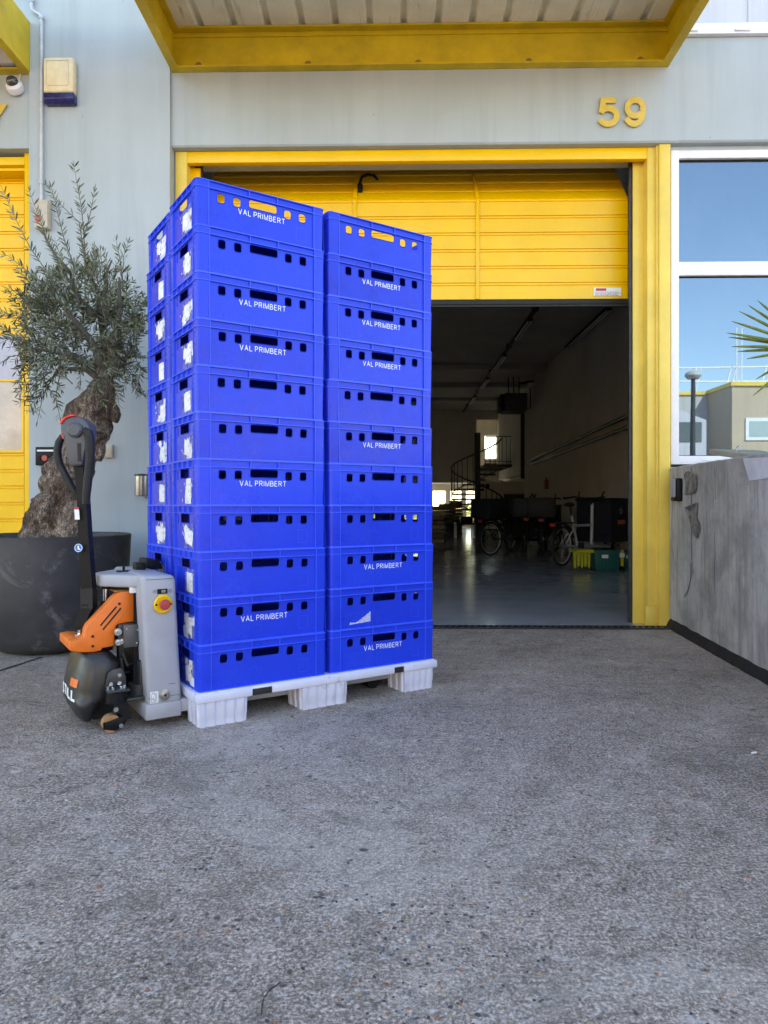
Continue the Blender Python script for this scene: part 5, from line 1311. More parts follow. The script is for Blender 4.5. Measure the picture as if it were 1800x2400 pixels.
for pts, dd in (([(200, 620), (196, 540), (190, 480), (180, 430), (174, 392)], .0), ([(195, 560), (212, 500), (222, 445)], .05), ([(200, 610), (185, 520), (140, 478), (105, 430)], -.05),
                ([(180, 640), (150, 560), (128, 470), (120, 440)], .05), ([(160, 660), (110, 560), (80, 480), (70, 450)], -.1), ([(140, 680), (70, 580), (30, 500), (0, 430)], 0), ([(110, 700), (70, 640), (20, 600), (-20, 590)], .1),
                ([(250, 700), (240, 640), (236, 590)], 0), ([(270, 720), (288, 640), (290, 600), (300, 570)], .05), ([(288, 660), (282, 610), (272, 565)], 0), ([(80, 840), (40, 800), (0, 760)], 0), ([(90, 850), (30, 830), (-10, 860)], -.1),
                ([(120, 870), (80, 900), (60, 930), (80, 960)], 0), ([(130, 870), (100, 930), (88, 985)], .1), ([(110, 870), (70, 890), (45, 920)], -.1), ([(140, 880), (130, 930), (140, 975)], -.1), ([(100, 850), (60, 840), (38, 870)], 0), ([(90, 790), (40, 740), (0, 730)], .1),
                ([(250, 880), (275, 920), (280, 955)], -.15), ([(285, 850), (310, 880), (320, 915)], 0), ([(300, 800), (325, 770), (335, 740)], -.1), ([(230, 690), (215, 640), (220, 590)], .1), ([(300, 760), (330, 720), (335, 700)], .1), ([(170, 900), (150, 880), (120, 870)], 0)):
    shoot(pts, dd)
for i in range(36):
    px, py = rnd.choice([(120, 890), (90, 870), (70, 830), (105, 910), (60, 800), (270, 880), (300, 850)]); px += rnd.gauss(0, 22); py += rnd.gauss(0, 18)
    twig(atd(px, py, OD+rnd.gauss(0, .12)), Vector((rnd.gauss(-.3 if px < 200 else .3, .6), rnd.gauss(0, .5), rnd.gauss(-.5, .5))).normalized(), rnd.uniform(.10, .22), .03)
part('branches', br, M['twig'], tr); part('crown', lf, M['olive'], tr)

# ================================================================ fan palm at the right edge (stands behind the ramp wall)
pc = atd(1908, 905, 4.3)
pt = mark(empty('fan_palm', (pc.x+.25, pc.y+.1, 0), 0, 'fan palm with stiff pointed leaves behind the ramp wall at right edge', 'palm'))
b = MB(); b.tube([(pc.x+.25, pc.y+.1, 0), (pc.x+.26, pc.y+.1, .5), (pc.x+.22, pc.y+.1, .95), (pc.x+.2, pc.y+.08, 1.15)], [.08, .07, .065, .05], 10); part('trunk', b, M['bark'], pt)
def frond(b, hub, tips, wd=.022):
    for (tip, w_) in tips:
        ax = (tip-hub); L = ax.length; ax.normalize(); sd = ax.cross(Vector((0, 1, .2))).normalized(); nn_ = sd.cross(ax)
        vs = []; n = 7
        for i in range(n+1):
            t = i/n; ww = w_*(.35 + 1.3*t*(1-t)*1.9)*(1 if t < .9 else .5); c_ = hub + ax*L*t - Vector((0, 0, .05*t*t*L)); vs += [c_+sd*ww/2+nn_*ww*.22, c_, c_-sd*ww/2+nn_*ww*.22]
        b.add(vs, [(3*i, 3*i+1, 3*i+4, 3*i+3) for i in range(n)] + [(3*i+1, 3*i+2, 3*i+5, 3*i+4) for i in range(n)])
b = MB()
tips = [(1775, 694), (1754, 706), (1733, 720), (1715, 742), (1703, 769), (1708, 780), (1715, 802), (1728, 815), (1750, 833), (1772, 880), (1765, 918), (1800, 690), (1800, 930), (1860, 660), (1900, 655), (1950, 660)]
hub = atd(1905, 820, 4.25)
frond(b, hub, [(atd(x, y, 4.25+rnd.uniform(-.1, .05)), .020) for x, y in tips]); b.tube([hub, (pc.x+.2, pc.y+.08, 1.12)], .008, 6); part('frond', b, M['palm'], pt)
b = MB()
for k in range(3):
    a = R(-70+k*45); h2 = Vector((pc.x+.2+.45*math.cos(a), pc.y+.1+.25*math.sin(a), 1.0+.02*(k % 2)))
    frond(b, h2, [(h2 + Vector((math.cos(a+s_*.28)*.45, math.sin(a+s_*.28)*.45, .04-.04*abs(s_))), .022) for s_ in range(-4, 5)]); b.tube([(pc.x+.2, pc.y+.08, 1.1), h2], .008, 6)
part('frond', b, M['palm'], pt)

# ================================================================ interior contents
# fluorescent lights on trunking
b = MB(); lx = X(1235, 13.5)
b.box(lx-.03, lx+.03, 12.2, 26.5, CE-.20, CE-.15); 
for yy in (12.6, 15.6, 18.6, 21.8, 24.9): b.box(lx-.05, lx+.05, yy, yy+.15, CE-.2, CE-.12)
tr_ = b.build('lighting_trunking', M['darksteel']); tag(tr_, 'dark lighting rail running along the workshop ceiling', 'lighting rail')
protos = None
for i, (y0, y1) in enumerate(((13.2, 14.9), (16.3, 17.8), (19.3, 21.0), (22.5, 23.7))):
    if not protos:
        protos = empty('strip_light', (lx, y0, CE-.2)); b = MB(); b.box(-.06, .06, 0, 1.5, -.04, 0); o = b.build('casing', M['darksteel']); o.parent = protos
        b = MB(); b.cyl((-.03, .03, -.055), (-.03, 1.47, -.055), .014, 8); b.cyl((.03, .03, -.055), (.03, 1.47, -.055), .014, 8); o = b.build('tube', M['white']); o.parent = protos; L_ = protos
    else: L_ = copy_tree(protos)
    L_.location = (lx, y0, CE-.205)
    tag(L_, ['nearest unlit strip light on the ceiling rail', 'second nearest unlit strip light on the ceiling rail', 'third unlit strip light along the ceiling rail', 'farthest unlit strip light on the ceiling rail'][i], 'strip light', 'unlit strip lights under the workshop ceiling')
L_ = copy_tree(protos); L_.location = (RW-.25, 12.3, CE-.25); L_.scale = (1, 2, 1); tag(L_, 'long unlit strip light close to the right workshop wall', 'strip light', 'unlit strip lights under the workshop ceiling')
# pipes on the right wall
for (pa, pb_, nm) in (((1471, 974), (1241, 1080), 'upper dark pipe running along the right workshop wall'), ((1471, 1001), (1236, 1092), 'lower dark pipe running along the right workshop wall')):
    Pq = []
    for (x, y) in (pa, pb_): dep = (RW-.06)/(ray(x, y).x); Pq.append(Vector((0, 0, EYE))+ray(x, y)*dep)
    e = (Pq[1]-Pq[0]).normalized(); b = MB(); b.tube([Pq[0]-e*5, Pq[1]], .035, 8); tag(b.build('wall_pipe', M['darksteel']), nm, 'pipe', 'pipes on the workshop wall')
b = MB(); q = at(1229, 1110, 21.8); b.tube([(RW-.07, 21.8, q.z-.15), (RW-.07, 21.8, CE-.3)], .06, 8); tag(b.build('drain_pipe', M['darksteel']), 'black vertical drain pipe at the mezzanine corner', 'pipe')
b = MB(); q = at(1284, 1129, 21); b.tube([(RW-.05, 18.4, 1.36), (RW-.05, 18.4, 1.60)], .055, 10); b.tube([(RW-.05, 18.4, 1.60), (RW-.05, 18.4, 1.66)], [.03, .02], 8)
tag(b.build('fire_extinguisher', paint('dark_red_enamel', (.22, .015, .012), .5)), 'red fire extinguisher hanging on the workshop wall', 'fire extinguisher')
# air heater
q0, q1 = at(1183, 963, 20), at(1235, 922, 20)
ht = mark(empty('air_heater', (q0.x, 20, q0.z), 0, 'grey box air heater hung below the workshop ceiling', 'heater'))
b = MB(); b.bbox(q0.x, q1.x, 19.9, 20.8, q0.z, q1.z, .02)
part('case', b, M['intsteel'], ht)
b = MB(); b.box(q0.x-.10, q0.x-.005, 20.0, 20.7, q0.z+.02, q1.z-.02)
for k in range(6): b.box(q0.x-.14, q0.x-.10, 20.0, 20.7, q0.z+.05+k*.07, q0.z+.06+k*.07)
part('louvre', b, M['black'], ht)
b = MB()
for dx_ in (.15, .3, .45): b.tube([(q0.x+dx_, 20.3, q1.z), (q0.x+dx_, 20.3, CE-.01)], .015, 6)
b.tube([(q0.x+.45, 20.3, CE-.2), (q1.x+.1, 20.3, CE-.15), (RW-.03, 20.2, CE-.15)], .03, 6); b.tube([(q1.x, 20.3, q0.z+.1), (q1.x+.15, 20.3, q0.z+.1), (q1.x+.15, 20.3, CE-.3)], .015, 6); part('hanger', b, M['darksteel'], ht)
# spiral staircase
SX, SY = X(1119, 23.5), 23.5; NS = 13; lz = oz0
sc_ = mark(empty('spiral_staircase', (SX, SY, 0), 0, 'dark steel spiral staircase climbing to the mezzanine doorway', 'staircase'))
b = MB(); b.cyl((SX, SY, .006), (SX, SY, lz+1.0), .10, 16); part('column', b, M['intsteel'], sc_)
b = MB(); rail = []; SR = .86; a00 = R(-10); 
def sa(i): return a00 - R(27)*i
for i in range(NS):
    a = sa(i); z = lz*(i+1)/(NS+1); da = R(15)
    P = [(SX+.09*math.cos(a-da), SY+.09*math.sin(a-da)), (SX+SR*math.cos(a-da), SY+SR*math.sin(a-da)), (SX+SR*math.cos(a+da), SY+SR*math.sin(a+da)), (SX+.09*math.cos(a+da), SY+.09*math.sin(a+da))]
    t = MB(); t.prism(P, z-.055, z, 'z'); t.v = [(p[0]-SX, p[1]-SY, p[2]) for p in t.v]; o = t.build('tread', M['intsteel']); o.parent = sc_
b = MB()
for i in range(NS*2+1):
    a = sa(i/2-.5); z = lz*(i/2+.5)/(NS+1)
    x, y = SX+SR*math.cos(a), SY+SR*math.sin(a); rail.append((x, y, z+.92)); b.tube([(x, y, z-.02), (x, y, z+.92)], .013, 5)
b.tube(rail, .028, 6); b.tube([(p[0], p[1], p[2]-.92) for p in rail], .020, 6); part('railing', b, M['intsteel'], sc_)
b = MB(); b.box(ox0-.1, ox1+.35, 24.2, MZ-.01, lz-.09, lz); part('landing', b, M['intsteel'], sc_)
b = MB(); 
for x in [ox0-.05+k*.14 for k in range(9)]: b.tube([(x, 24.25, lz), (x, 24.25, lz+.95)], .009, 5)
b.tube([(ox0-.05, 24.25, lz+.95), (ox1+.33, 24.25, lz+.95), (ox1+.33, MZ-.02, lz+.95)], .02, 6); b.tube([(ox0-.05, 24.25, lz+.1), (ox1+.33, 24.25, lz+.1), (ox1+.33, MZ-.02, lz+.1)], .012, 6)
for k in range(12): b.tube([(ox1+.33, 24.3+k*.26, lz), (ox1+.33, 24.3+k*.26, lz+.95)], .009, 5)
part('landing_railing', b, M['intsteel'], sc_)
# crates on the landing
for (x0, x1, col, nm) in ((1138, 1149, (.02, .10, .16), 'blue box standing in the mezzanine doorway'), (1150, 1164, (.45, .20, .03), 'orange box standing in the mezzanine doorway')):
    b = MB(); a_, c_ = X(x0, 27), X(x1, 27); b.bbox(a_, c_, 27.0, 27.4, lz+.002, lz+.20, .01); b.bbox(a_-.015, c_+.015, 26.985, 27.415, lz+.17, lz+.2, .005); tag(b.build('storage_box', paint('box_paint', col, .5)), nm, 'box')
# notices on the partition
for (x0, x1, y0, y1, nm) in ((1125, 1136, 1135, 1141, 'upper left dark control box on the wall behind the staircase'), (1139, 1147, 1135, 1144, 'right hand dark control box on the wall behind the staircase'), (1125, 1135, 1146, 1150, 'lower dark control box on the wall behind the staircase')):
    b = MB(); b.bbox(X(x0, 26), X(x1, 26), 26.02, 26.095, Z(y1, 26), Z(y0, 26), .01); tag(b.build('switch_box', M['black']), nm, 'switch box', 'control boxes behind the staircase')
# goods stacks left
def stack(px0, px1, Y, zlist, nm, mats, cat='stack of boxes'):
    e = mark(empty('box_stack', (X((px0+px1)/2, Y), Y, 0), 0, nm, cat)); z = .006
    rs = random.Random(px0)
    for i, h_ in enumerate(zlist):
        b = MB(); j = rs.uniform(-.03, .03); x0, x1 = X(px0, Y)+j, X(px1, Y)+j
        b.bbox(x0, x1, Y, Y+.8, z, z+h_-.012, .008); part('box', b, mats[i % len(mats)], e); z += h_
blu = paint('slate_blue', (.03, .05, .10), .6); och = paint('ochre_board', (.30, .17, .05), .7)
stack(1030, 1066, 22.5, [.12, .18, .20, .09, .10, .09, .22], 'tall stack of boxes and boards under the far left window', [M['wood'], blu, blu, och, M['cardboard'], blu, M['cardboard']])
stack(1058, 1085, 23.0, [.10, .18, .18, .16, .10, .12, .26], 'stack of boards topped by a cardboard box left of the staircase', [M['wood'], blu, blu, och, M['wood'], och, M['cardboard']])
q = gnd(1030, 1288)
stack(985, 1043, q.y, [.13]+[.10]*8, 'brown pile of wooden trays beside the right edge of the crates', [M['wood'], M['cardboard'], M['wood']])
# small trolley / chair by the staircase
tx = X(1087, 20.6); tl = mark(empty('small_cart', (tx, 20.6, 0), 0, 'small dark cart with white legs beside the staircase foot', 'cart'))
b = MB(); b.bbox(tx-.25, tx+.28, 20.4, 20.9, .38, .44, .01); b.bbox(tx-.1, tx+.25, 20.45, 20.85, .44, .62, .03); part('seat', b, M['black'], tl)
b = MB()
for x in (tx-.24, tx+.26):
    for y in (20.42, 20.88): b.box(x-.02, x+.02, y-.02, y+.02, .006, .38)
part('leg', b, M['white'], tl)
b = MB(); b.bbox(tx+.33, tx+.62, 20.5, 21.0, .006, 1.0, .05); b.bbox(tx+.36, tx+.55, 20.48, 20.5, .3, .9, .01); tag(b.build('waste_bin', M['black']), 'tall dark bin standing behind the bicycles near the staircase', 'bin')

# cargo bicycles
def wheel_mb(R_, r_=.024):
    t = MB(); t.ring((0, 0, 0), R_-r_, r_, 36, 8); return t
def bike(loc, rz, fm, box, label, R_=.34, boxh=.62, light=True, fairing=None):
    e = empty('cargo_bicycle', loc, rz, label, 'cargo bike', 'cargo bicycles parked in the workshop')
    def bp(name, b, mat): o = b.build(name, mat); o.parent = e; return o
    # local: y forward, rear wheel at origin
    for (y, rr_) in ((0, R_), (1.95, R_*.78)):
        wh = empty('wheel', (0, y, rr_)); wh.parent = e
        o = wheel_mb(rr_).build('tyre', M['rubber']); o.parent = wh
        t = MB(); t.ring((0, 0, 0), rr_-.052, .010, 32, 6); o = t.build('rim', M['bikewhite'] if fm is M['bikewhite'] or y == 0 else M['darksteel']); o.parent = wh
        t = MB(); t.cyl((-.04, 0, 0), (.04, 0, 0), .03, 12)
        for k in range(14): a = 2*math.pi*k/14; t.tube([((-1)**k*.025, 0, 0), (0, (rr_-.05)*math.cos(a), (rr_-.05)*math.sin(a))], .0015, 3)
        o = t.build('spokes', M['steel']); o.parent = wh
        t = MB(); pts = [(0, (rr_+.03)*math.cos(R(a)), (rr_+.03)*math.sin(R(a))) for a in range(20, 190, 12)]
        for s_ in (-.02, 0, .02): t.tube([(p[0]+s_, p[1], p[2]) for p in pts], .012, 5)
        o = t.build('mudguard', M['frameblack']); o.parent = wh
    b = MB(); bb_ = (0, .48, .30); st0 = (0, .30, .72)
    for s_ in (-.05, .05): b.tube([(s_, 0, R_), (s_*.6, .45, .30)], .014, 8); b.tube([(s_, 0, R_), (s_*.4, .33, .60)], .012, 8)
    b.tube([bb_, (0, .28, .78)], .022, 10); b.tube([bb_, (0, .85, .28), (0, 1.6, .25)], .032, 10); b.tube([(0, .35, .62), (0, .95, .62)], .02, 8); b.tube([(0, .95, .20), (0, .98, .98)], .026, 10)
    b.tube([(0, 1.6, .25), (0, 1.75, .62)], .025, 8)
    for s_ in (-.05, .05): b.tube([(s_, 1.74, .60), (s_, 1.95, R_*.78)], .014, 8)
    bp('frame', b, fm)
    b = MB(); b.cyl((0, .28, .78), (0, .25, .92), .014, 8); bm = bmesh.new(); bmesh.ops.create_uvsphere(bm, u_segments=16, v_segments=8, radius=1)
    for v in bm.verts: v.co = Vector((v.co.x*(.08 if v.co.y < 0 else .035), .24+v.co.y*.14, .95+v.co.z*.035))
    b.frombm(bm); bp('saddle', b, M['frameblack'])
    b = MB(); b.tube([(0, .97, .95), (0, .92, 1.05)], .016, 8); b.tube([(-.31, .72, 1.06), (-.27, .86, 1.08), (-.1, .93, 1.06), (.1, .93, 1.06), (.27, .86, 1.08), (.31, .72, 1.06)], .014, 8)
    for s_ in (-1, 1): b.tube([(s_*.31, .72, 1.06), (s_*.31, .60, 1.055)], .019, 8); b.tube([(s_*.2, .90, 1.08), (s_*.22, .96, 1.17)], .012, 6)
    bp('handlebar', b, M['frameblack'])
    b = MB(); b.bbox(-.31, .31, 1.02, 1.72, .34, .34+boxh, .02); b.bbox(-.325, .325, 1.005, 1.735, .34+boxh-.04, .34+boxh, .01); bp('cargo_box', b, box)
    b = MB(); b.bbox(-.09, .09, -.28, .26, R_*2+.03, R_*2+.05, .005)
    for s_ in (-.08, .08): b.tube([(s_, -.2, R_*2+.03), (s_*.7, 0, R_)], .007, 5)
    bp('rack', b, M['frameblack'])
    if light: b = MB(); b.bbox(-.045, .045, -.31, -.285, R_*2-.01, R_*2+.035, .006); bp('rear_light', b, M['red'])
    b = MB(); b.ring((.0, 0, 0), .09, .008, 20, 5); b.cyl((-.03, 0, 0), (.03, 0, 0), .05, 14); b.v = [(p[0]+.06, p[1]+.48, p[2]+.30) for p in b.v]
    b.tube([(.07, .48, .30), (.09, .50, .14)], .010, 6); b.tube([(-.07, .48, .30), (-.09, .46, .46)], .010, 6); b.bbox(.07, .15, .46, .54, .12, .14, .004); b.bbox(-.15, -.07, .42, .50, .46, .48, .004); bp('cranks', b, M['darksteel'])
    if fairing:
        b = MB(); b.bbox(-.24, .24, -.30, .24, R_*2+.06, R_*2+.42, .03); bp('rear_bag', b, M['frameblack'])
    return e
gA = gnd(1150, 1304); bike((gA.x, gA.y, .006), R(-48), M['frameblack'], M['navybox'], 'black cargo bicycle farthest left, its rear wheel turned sideways', .32, .60, True, True)
gB = gnd(1232, 1300); bike((gB.x, gB.y, .006), R(-8), M['frameblack'], M['navybox'], 'black cargo bicycle in the middle with a bag over its rear wheel', .33, .66, True, True)
gD = gnd(1270, 1306); bike((gD.x, gD.y, .006), R(-14), M['frameblack'], M['navybox'], 'black cargo bicycle just left of the white framed one', .33, .62, True, True)
gC = gnd(1318, 1329); wb_ = bike((gC.x, gC.y, .006), R(-42), M['bikewhite'], M['navybox'], 'white framed cargo bicycle with big navy box behind green crates', .315, .72, True)
Mb = Matrix.Translation(wb_.location) @ Matrix.Rotation(R(-42), 4, 'Z')
for (txt, w_, z_, mat, nm) in (('tb', .12, .80, M['steel'], 'emblem'), ('SPRINTER', .26, .62, M['orangetxt'], 'lettering')):
    if txt == 'SPRINTER': continue
    vs, fs = text_geo(txt, width=w_, height=.12, ext=.001); b = MB(); b.add([(.312+v[2], 1.37+v[0], z_+v[1]) for v in vs], fs); o = b.build(nm, mat); o.parent = wb_
b = MB(); b.bbox(.3115, .3135, 1.25, 1.52, .63, .70, .0005); o = b.build('orange_badge', M['orangetxt']); o.parent = wb_
gF = gnd(1196, 1292); bike((gF.x, gF.y, .006), R(-30), M['frameblack'], M['navybox'], 'black cargo bicycle second from the left, mostly behind its neighbours', .33, .68, True, True)
gE = gnd(1425, 1310); bike((gE.x+.2, gE.y+.8, .006), R(-20), M['frameblack'], M['navybox'], 'dark cargo bicycle half hidden by the right door post', .33, .66, False)
# poles / stands leaning at right
b = MB()
for k in range(3):
    q = gnd(1436+k*12, 1300); b.tube([(q.x, q.y-.2, .02), (q.x+.22, q.y-.1, .55)], .018, 8)
sd_ = b.build('folding_stand', M['steel']); tag(sd_, 'silver folding stand leaning behind the green crates', 'stand')
# green crates with yellow-green grips
def tote(px0, px1, pyb, hgt, label, grips=True):
    g0, g1 = gnd(px0, pyb), gnd(px1, pyb); yy = g0.y; w_ = g1.x-g0.x
    e = empty('folding_tote', (g0.x+w_/2, yy+.2, .006), 0, label, 'storage crate', 'green storage crates on the workshop floor')
    b = MB(); b.prism([(-w_/2+.02, 0), (w_/2-.02, 0), (w_/2, hgt), (-w_/2, hgt)], -.2, .2, 'y', bev=.006)
    b.bbox(-w_/2-.01, w_/2+.01, -.21, .21, hgt-.03, hgt, .004)
    for k in range(6): b.box(-w_/2+.03+k*(w_-.06)/6, -w_/2+.045+k*(w_-.06)/6, -.206, -.198, .03, hgt-.04)
    o = b.build('body', M['teal']); o.parent = e
    b = MB()
    for (x, z, w2, h2) in ((-.08, hgt*.62, .09, .05), (.17, hgt*.66, .07, .06)): b.box(x, x+w2, -.2085, -.2065, z, z+h2)
    o = b.build('paper_label', M['warn']); o.parent = e
    if grips:
        b = MB(); x = -w_/2-.30
        for k in range(5): b.prism([(x+k*.055, hgt), (x+k*.055+.045, hgt), (x+k*.055+.040, .07+.02*(k % 2)), (x+k*.055+.02, .04+.02*(k % 2)), (x+k*.055+.006, .08)], -.19+.02*k, -.17+.02*k, 'y')
        b.bbox(x, -w_/2, -.19, .15, hgt-.04, hgt, .004)
        b.box(w_/2+.012, w_/2+.05, -.2, -.16, .08, hgt); o = b.build('lid_flap', M['lime']); o.parent = e
    return e
tote(1394, 1453, 1341, .31, 'green storage crate with yellow flaps in front of the white bicycle')
tote(1460, 1500, 1337, .27, 'teal storage crate partly behind the right door post', False)

# ================================================================ behind the camera (seen in the window's reflection)
YG = 5.63
def mir(px, py, Ym): q = at(px, py, Ym); return Vector((q.x, 2*YG-Ym, q.z))
ob = mark(empty('office_building', (mir(1750, 900, 26).x, 2*YG-26, 0), 0, 'cream flat roofed office building reflected in the window', 'building'))
q = mir(1715, 904, 26); xc_, yc_, zc_ = q.x, q.y, q.z
b = MB(); b.box(xc_, xc_+16, yc_-10, yc_, 0, zc_); part('wall', b, M['creamwall'], ob)
b = MB(); b.box(xc_-6.5, xc_-.001, yc_-12, yc_-2, 0, zc_-.02); part('side_wing', b, M['shadegrey'], ob)
b = MB(); b.box(xc_-.06, xc_+16, yc_-10, yc_+.07, zc_+.001, zc_+.14); b.box(xc_-6.5, xc_-.061, yc_-12, yc_-1.93, zc_-.019, zc_+.12); part('roof_trim', b, M['yellowframe'], ob)
b = MB()
for x in [xc_-6 + k*1.35 for k in range(16)]: b.tube([(x, yc_-2.2, zc_+.1), (x+.25, yc_-2.2, zc_+1.15)], .035, 5); b.tube([(x+.2, yc_-2.2, zc_+.1), (x+.45, yc_-2.2, zc_+1.15)], .02, 5)
for dz in (.55, 1.1): b.tube([(xc_-6, yc_-2.2, zc_+dz), (xc_+15, yc_-2.2, zc_+dz)], .035, 5)
for x in (xc_+1.1, xc_+1.3): b.tube([(x, yc_-2, zc_+.1), (x, yc_-2, zc_+2.6)], .025, 5)
part('roof_railing', b, M['white'], ob)
for k in range(5):
    x0 = mir(1746, 1000, 26).x + k*3.0; z0, z1 = mir(1750, 1032, 26).z, mir(1750, 980, 26).z
    b = MB(); b.box(x0, x0+2.2, yc_, yc_+.05, z0, z1); wnd = part('window', b, M['white'], ob)
    b = MB(); b.box(x0+.12, x0+1.04, yc_+.051, yc_+.06, z0+.12, z1-.12); b.box(x0+1.16, x0+2.08, yc_+.051, yc_+.06, z0+.12, z1-.12); part('pane', b, paint('office_pane', (.35, .45, .45), .1, .05, 2, 0), ob)
an = mark(empty('gatehouse', (8.5, 2*YG-22, 0), 0, 'small white gabled building reflected low in the window', 'building'))
q0, q1 = mir(1560, 1035, 23), mir(1655, 985, 23); qe = mir(1600, 948, 23)
b = MB(); b.prism([(q0.x-3, 0), (q1.x, 0), (q1.x, q1.z), (q0.x-1, qe.z+.4), (q0.x-3, qe.z)], 2*YG-27, 2*YG-23, 'y'); part('wall', b, M['upper'], an)
b = MB()
for k in range(3): x0 = q1.x-.9-k*.95; b.box(x0, x0+.75, 2*YG-23, 2*YG-22.97, mir(1600, 1035, 23).z, mir(1600, 990, 23).z)
part('window', b, M['glassdark'], an)
q = mir(1624, 880, 19); lp = mark(empty('street_lamp', (q.x, q.y, 0), 0, 'mushroom headed street lamp reflected in the window', 'street lamp'))
b = MB(); b.tube([(q.x, q.y, 0), (q.x, q.y, q.z-.1)], [.09, .055], 10); part('post', b, M['darksteel'], lp)
b = MB(); b.lathe([(.0, -.09), (.14, -.09), (.20, -.03), (.215, 0), (.19, .07), (.11, .12), (0, .135)], 24, c=(q.x, q.y, q.z)); part('lamp_head', b, M['shadegrey'], lp)
bx = mark(empty('industrial_unit', (-9, -20, 0), 0, 'pale terrace of units with yellow doors across the yard', 'building'))
b = MB(); b.box(-24, -1.5, -24, -17, 0, 5.5); part('wall', b, M['creamwall'], bx)
b = MB()
for k in range(5): b.box(-22+k*4, -19.2+k*4, -17, -16.96, 0.01, 3.2)
part('door', b, M['yellow'], bx)
# outside the rear windows
b = MB(); rs = random.Random(4)
for i in range(15000):
    x, y, z = rs.uniform(-5, 9), rs.uniform(34, 36.5), rs.uniform(0, 2.6)
    if z > 1.15+.5*noise.noise(Vector((x*.8, 0, 0))): continue
    p = Vector((x, y, z)); a = Vector((rs.gauss(0, 1), rs.gauss(0, 1), rs.gauss(0, 1))).normalized()*.09; c_ = a.cross(Vector((rs.gauss(0, 1), rs.gauss(0, 1), rs.gauss(0, 1)))).normalized()*.05
    b.add([p-a, p+c_, p+a, p-c_], [(0, 1, 2, 3)])
tag(b.build('hedge', M['hedge']), 'sunlit yellow green hedge beyond the rear windows', 'hedge', None, 'thing')

# ================================================================ small things on the ground
q = gnd(1770, 1769); e = empty('cigarette_butt', (q.x, q.y, .005), R(12), 'crumpled cigarette butt lying on the concrete at right', 'cigarette butt')
b = MB(); b.tube([(-.014, 0, .003), (0.004, 0, .0035)], .0042, 10); o = b.build('paper', M['warn']); o.parent = e
b = MB(); b.tube([(.004, 0, .0035), (.017, .001, .003)], .0043, 10); o = b.build('filter', M['tan']); o.parent = e
b = MB(); b.tube([gnd(x, y)+Vector((0, 0, .004+.004*math.sin(i))) for i, (x, y) in enumerate([(613, 2383), (614, 2365), (620, 2345), (632, 2326), (645, 2312), (657, 2303)])], .0012, 5)
tag(b.build('wire', M['rubber']), 'thin bent black wire lying in the foreground', 'wire')
rs = random.Random(9); b = MB(); mats = [paint('stone_orange', (.30, .12, .05), .7), paint('stone_tan', (.30, .22, .13), .7), paint('stone_grey', (.13, .13, .135), .7), paint('stone_dark', (.04, .04, .045), .7), paint('stone_pale', (.45, .43, .38), .7)]
def peb(x, y, r_, mi):
    bm = bmesh.new(); bmesh.ops.create_icosphere(bm, subdivisions=1, radius=r_); sx, sy, a = rs.uniform(.7, 1.3), rs.uniform(.6, 1.1), rs.uniform(0, 6.28)
    for v in bm.verts:
        p = v.co; px_, py_ = p.x*sx, p.y*sy; v.co = Vector((px_*math.cos(a)-py_*math.sin(a), px_*math.sin(a)+py_*math.cos(a), p.z*.35)) + Vector((x, y, r_*.05)); v.co += Vector((rs.gauss(0, r_*.08), rs.gauss(0, r_*.08), 0))
    b.cur = mi; b.frombm(bm)
for i in range(520):
    if rs.random() < .55: px, py = rs.gauss(1000, 130), rs.uniform(2050, 2430)
    else: px, py = rs.uniform(-50, 1850), rs.uniform(1950, 2430)
    q = gnd(px, py); peb(q.x, q.y, rs.uniform(.0022, .0055)*(1 if rs.random() < .9 else 1.5), rs.choices([0, 1, 2, 3, 4], [2, 3, 4, 4, 1])[0])
tag(b.build('pebbles', mats), 'loose coloured grit and small stones set in the concrete', None, None, 'stuff')

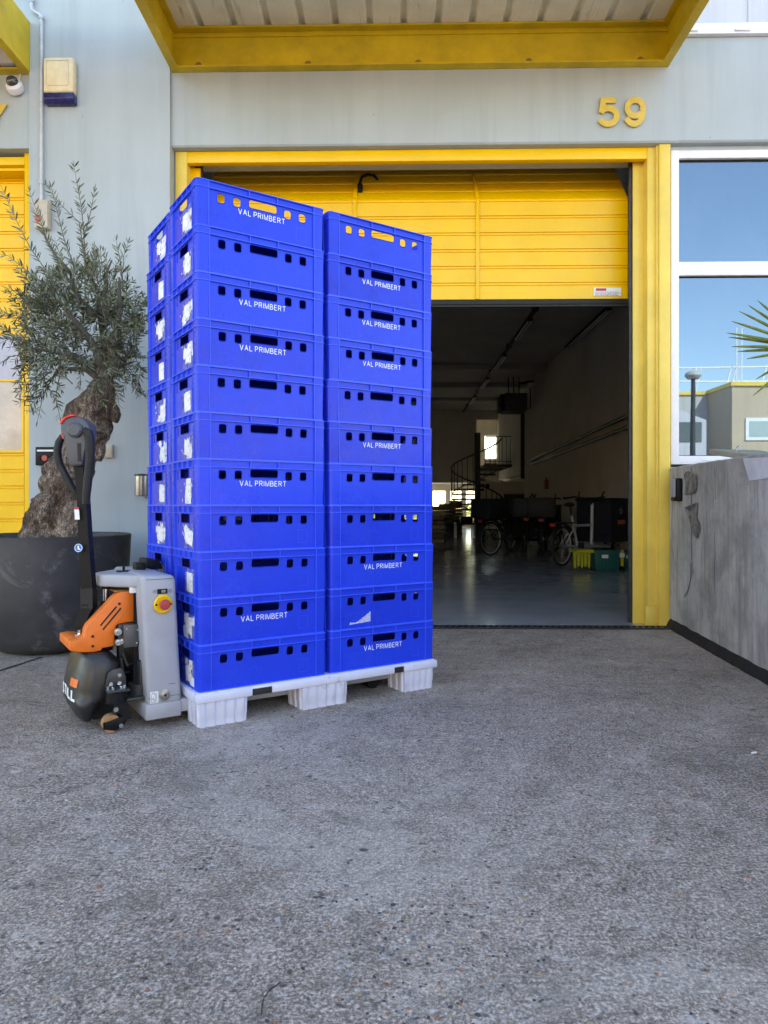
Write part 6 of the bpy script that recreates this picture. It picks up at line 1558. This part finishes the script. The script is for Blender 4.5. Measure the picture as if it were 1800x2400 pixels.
# ================================================================ every bolt, insert and rail piece becomes a part of its own
def explode(o):
    me = o.data; n = len(me.vertices); par = list(range(n))
    def find(a):
        while par[a] != a: par[a] = par[par[a]]; a = par[a]
        return a
    for e in me.edges:
        a, c = find(e.vertices[0]), find(e.vertices[1])
        if a != c: par[a] = c
    isl = {}
    for i in range(n): isl.setdefault(find(i), []).append(i)
    boxes = []
    for vs in isl.values():
        P = [me.vertices[i].co for i in vs]; boxes.append([[min(p[k] for p in P) for k in range(3)], [max(p[k] for p in P) for k in range(3)], set(vs)])
    merged = True
    while merged:
        merged = False
        for i in range(len(boxes)):
            for j in range(i+1, len(boxes)):
                a, c = boxes[i], boxes[j]
                if all(a[0][k] <= c[1][k]+.002 and c[0][k] <= a[1][k]+.002 for k in range(3)):
                    boxes[i] = [[min(a[0][k], c[0][k]) for k in range(3)], [max(a[1][k], c[1][k]) for k in range(3)], a[2] | c[2]]; boxes.pop(j); merged = True; break
            if merged: break
    if len(boxes) < 2: return
    for bi, (_, _, vs) in enumerate(boxes):
        mp = {v: k for k, v in enumerate(sorted(vs))}; m2 = bpy.data.meshes.new(me.name)
        fs = [p for p in me.polygons if p.vertices[0] in vs]
        m2.from_pydata([me.vertices[v].co[:] for v in sorted(vs)], [], [[mp[v] for v in p.vertices] for p in fs])
        for m_ in me.materials: m2.materials.append(m_)
        m2.polygons.foreach_set('use_smooth', [p.use_smooth for p in fs]); m2.update()
        try: m2.set_sharp_from_angle(angle=R(38))
        except Exception: pass
        q = bpy.data.objects.new(o.name.split('.')[0], m2); C.objects.link(q); q.parent = o.parent; q.matrix_local = o.matrix_local.copy()
    bpy.data.objects.remove(o)
for o in [o for o in bpy.data.objects if o.type == 'MESH' and o.parent and o.name.split('.')[0] in
          ('guide_rail', 'black_insert', 'bolt', 'stiffener', 'vent_slot', 'screw_recess', 'bezel_screw', 'leg', 'clip', 'indicator_mark', 'inner_pier', 'grip_loop', 'hanger', 'gasket', 'lid_flap', 'hose', 'scratch')]: explode(o)
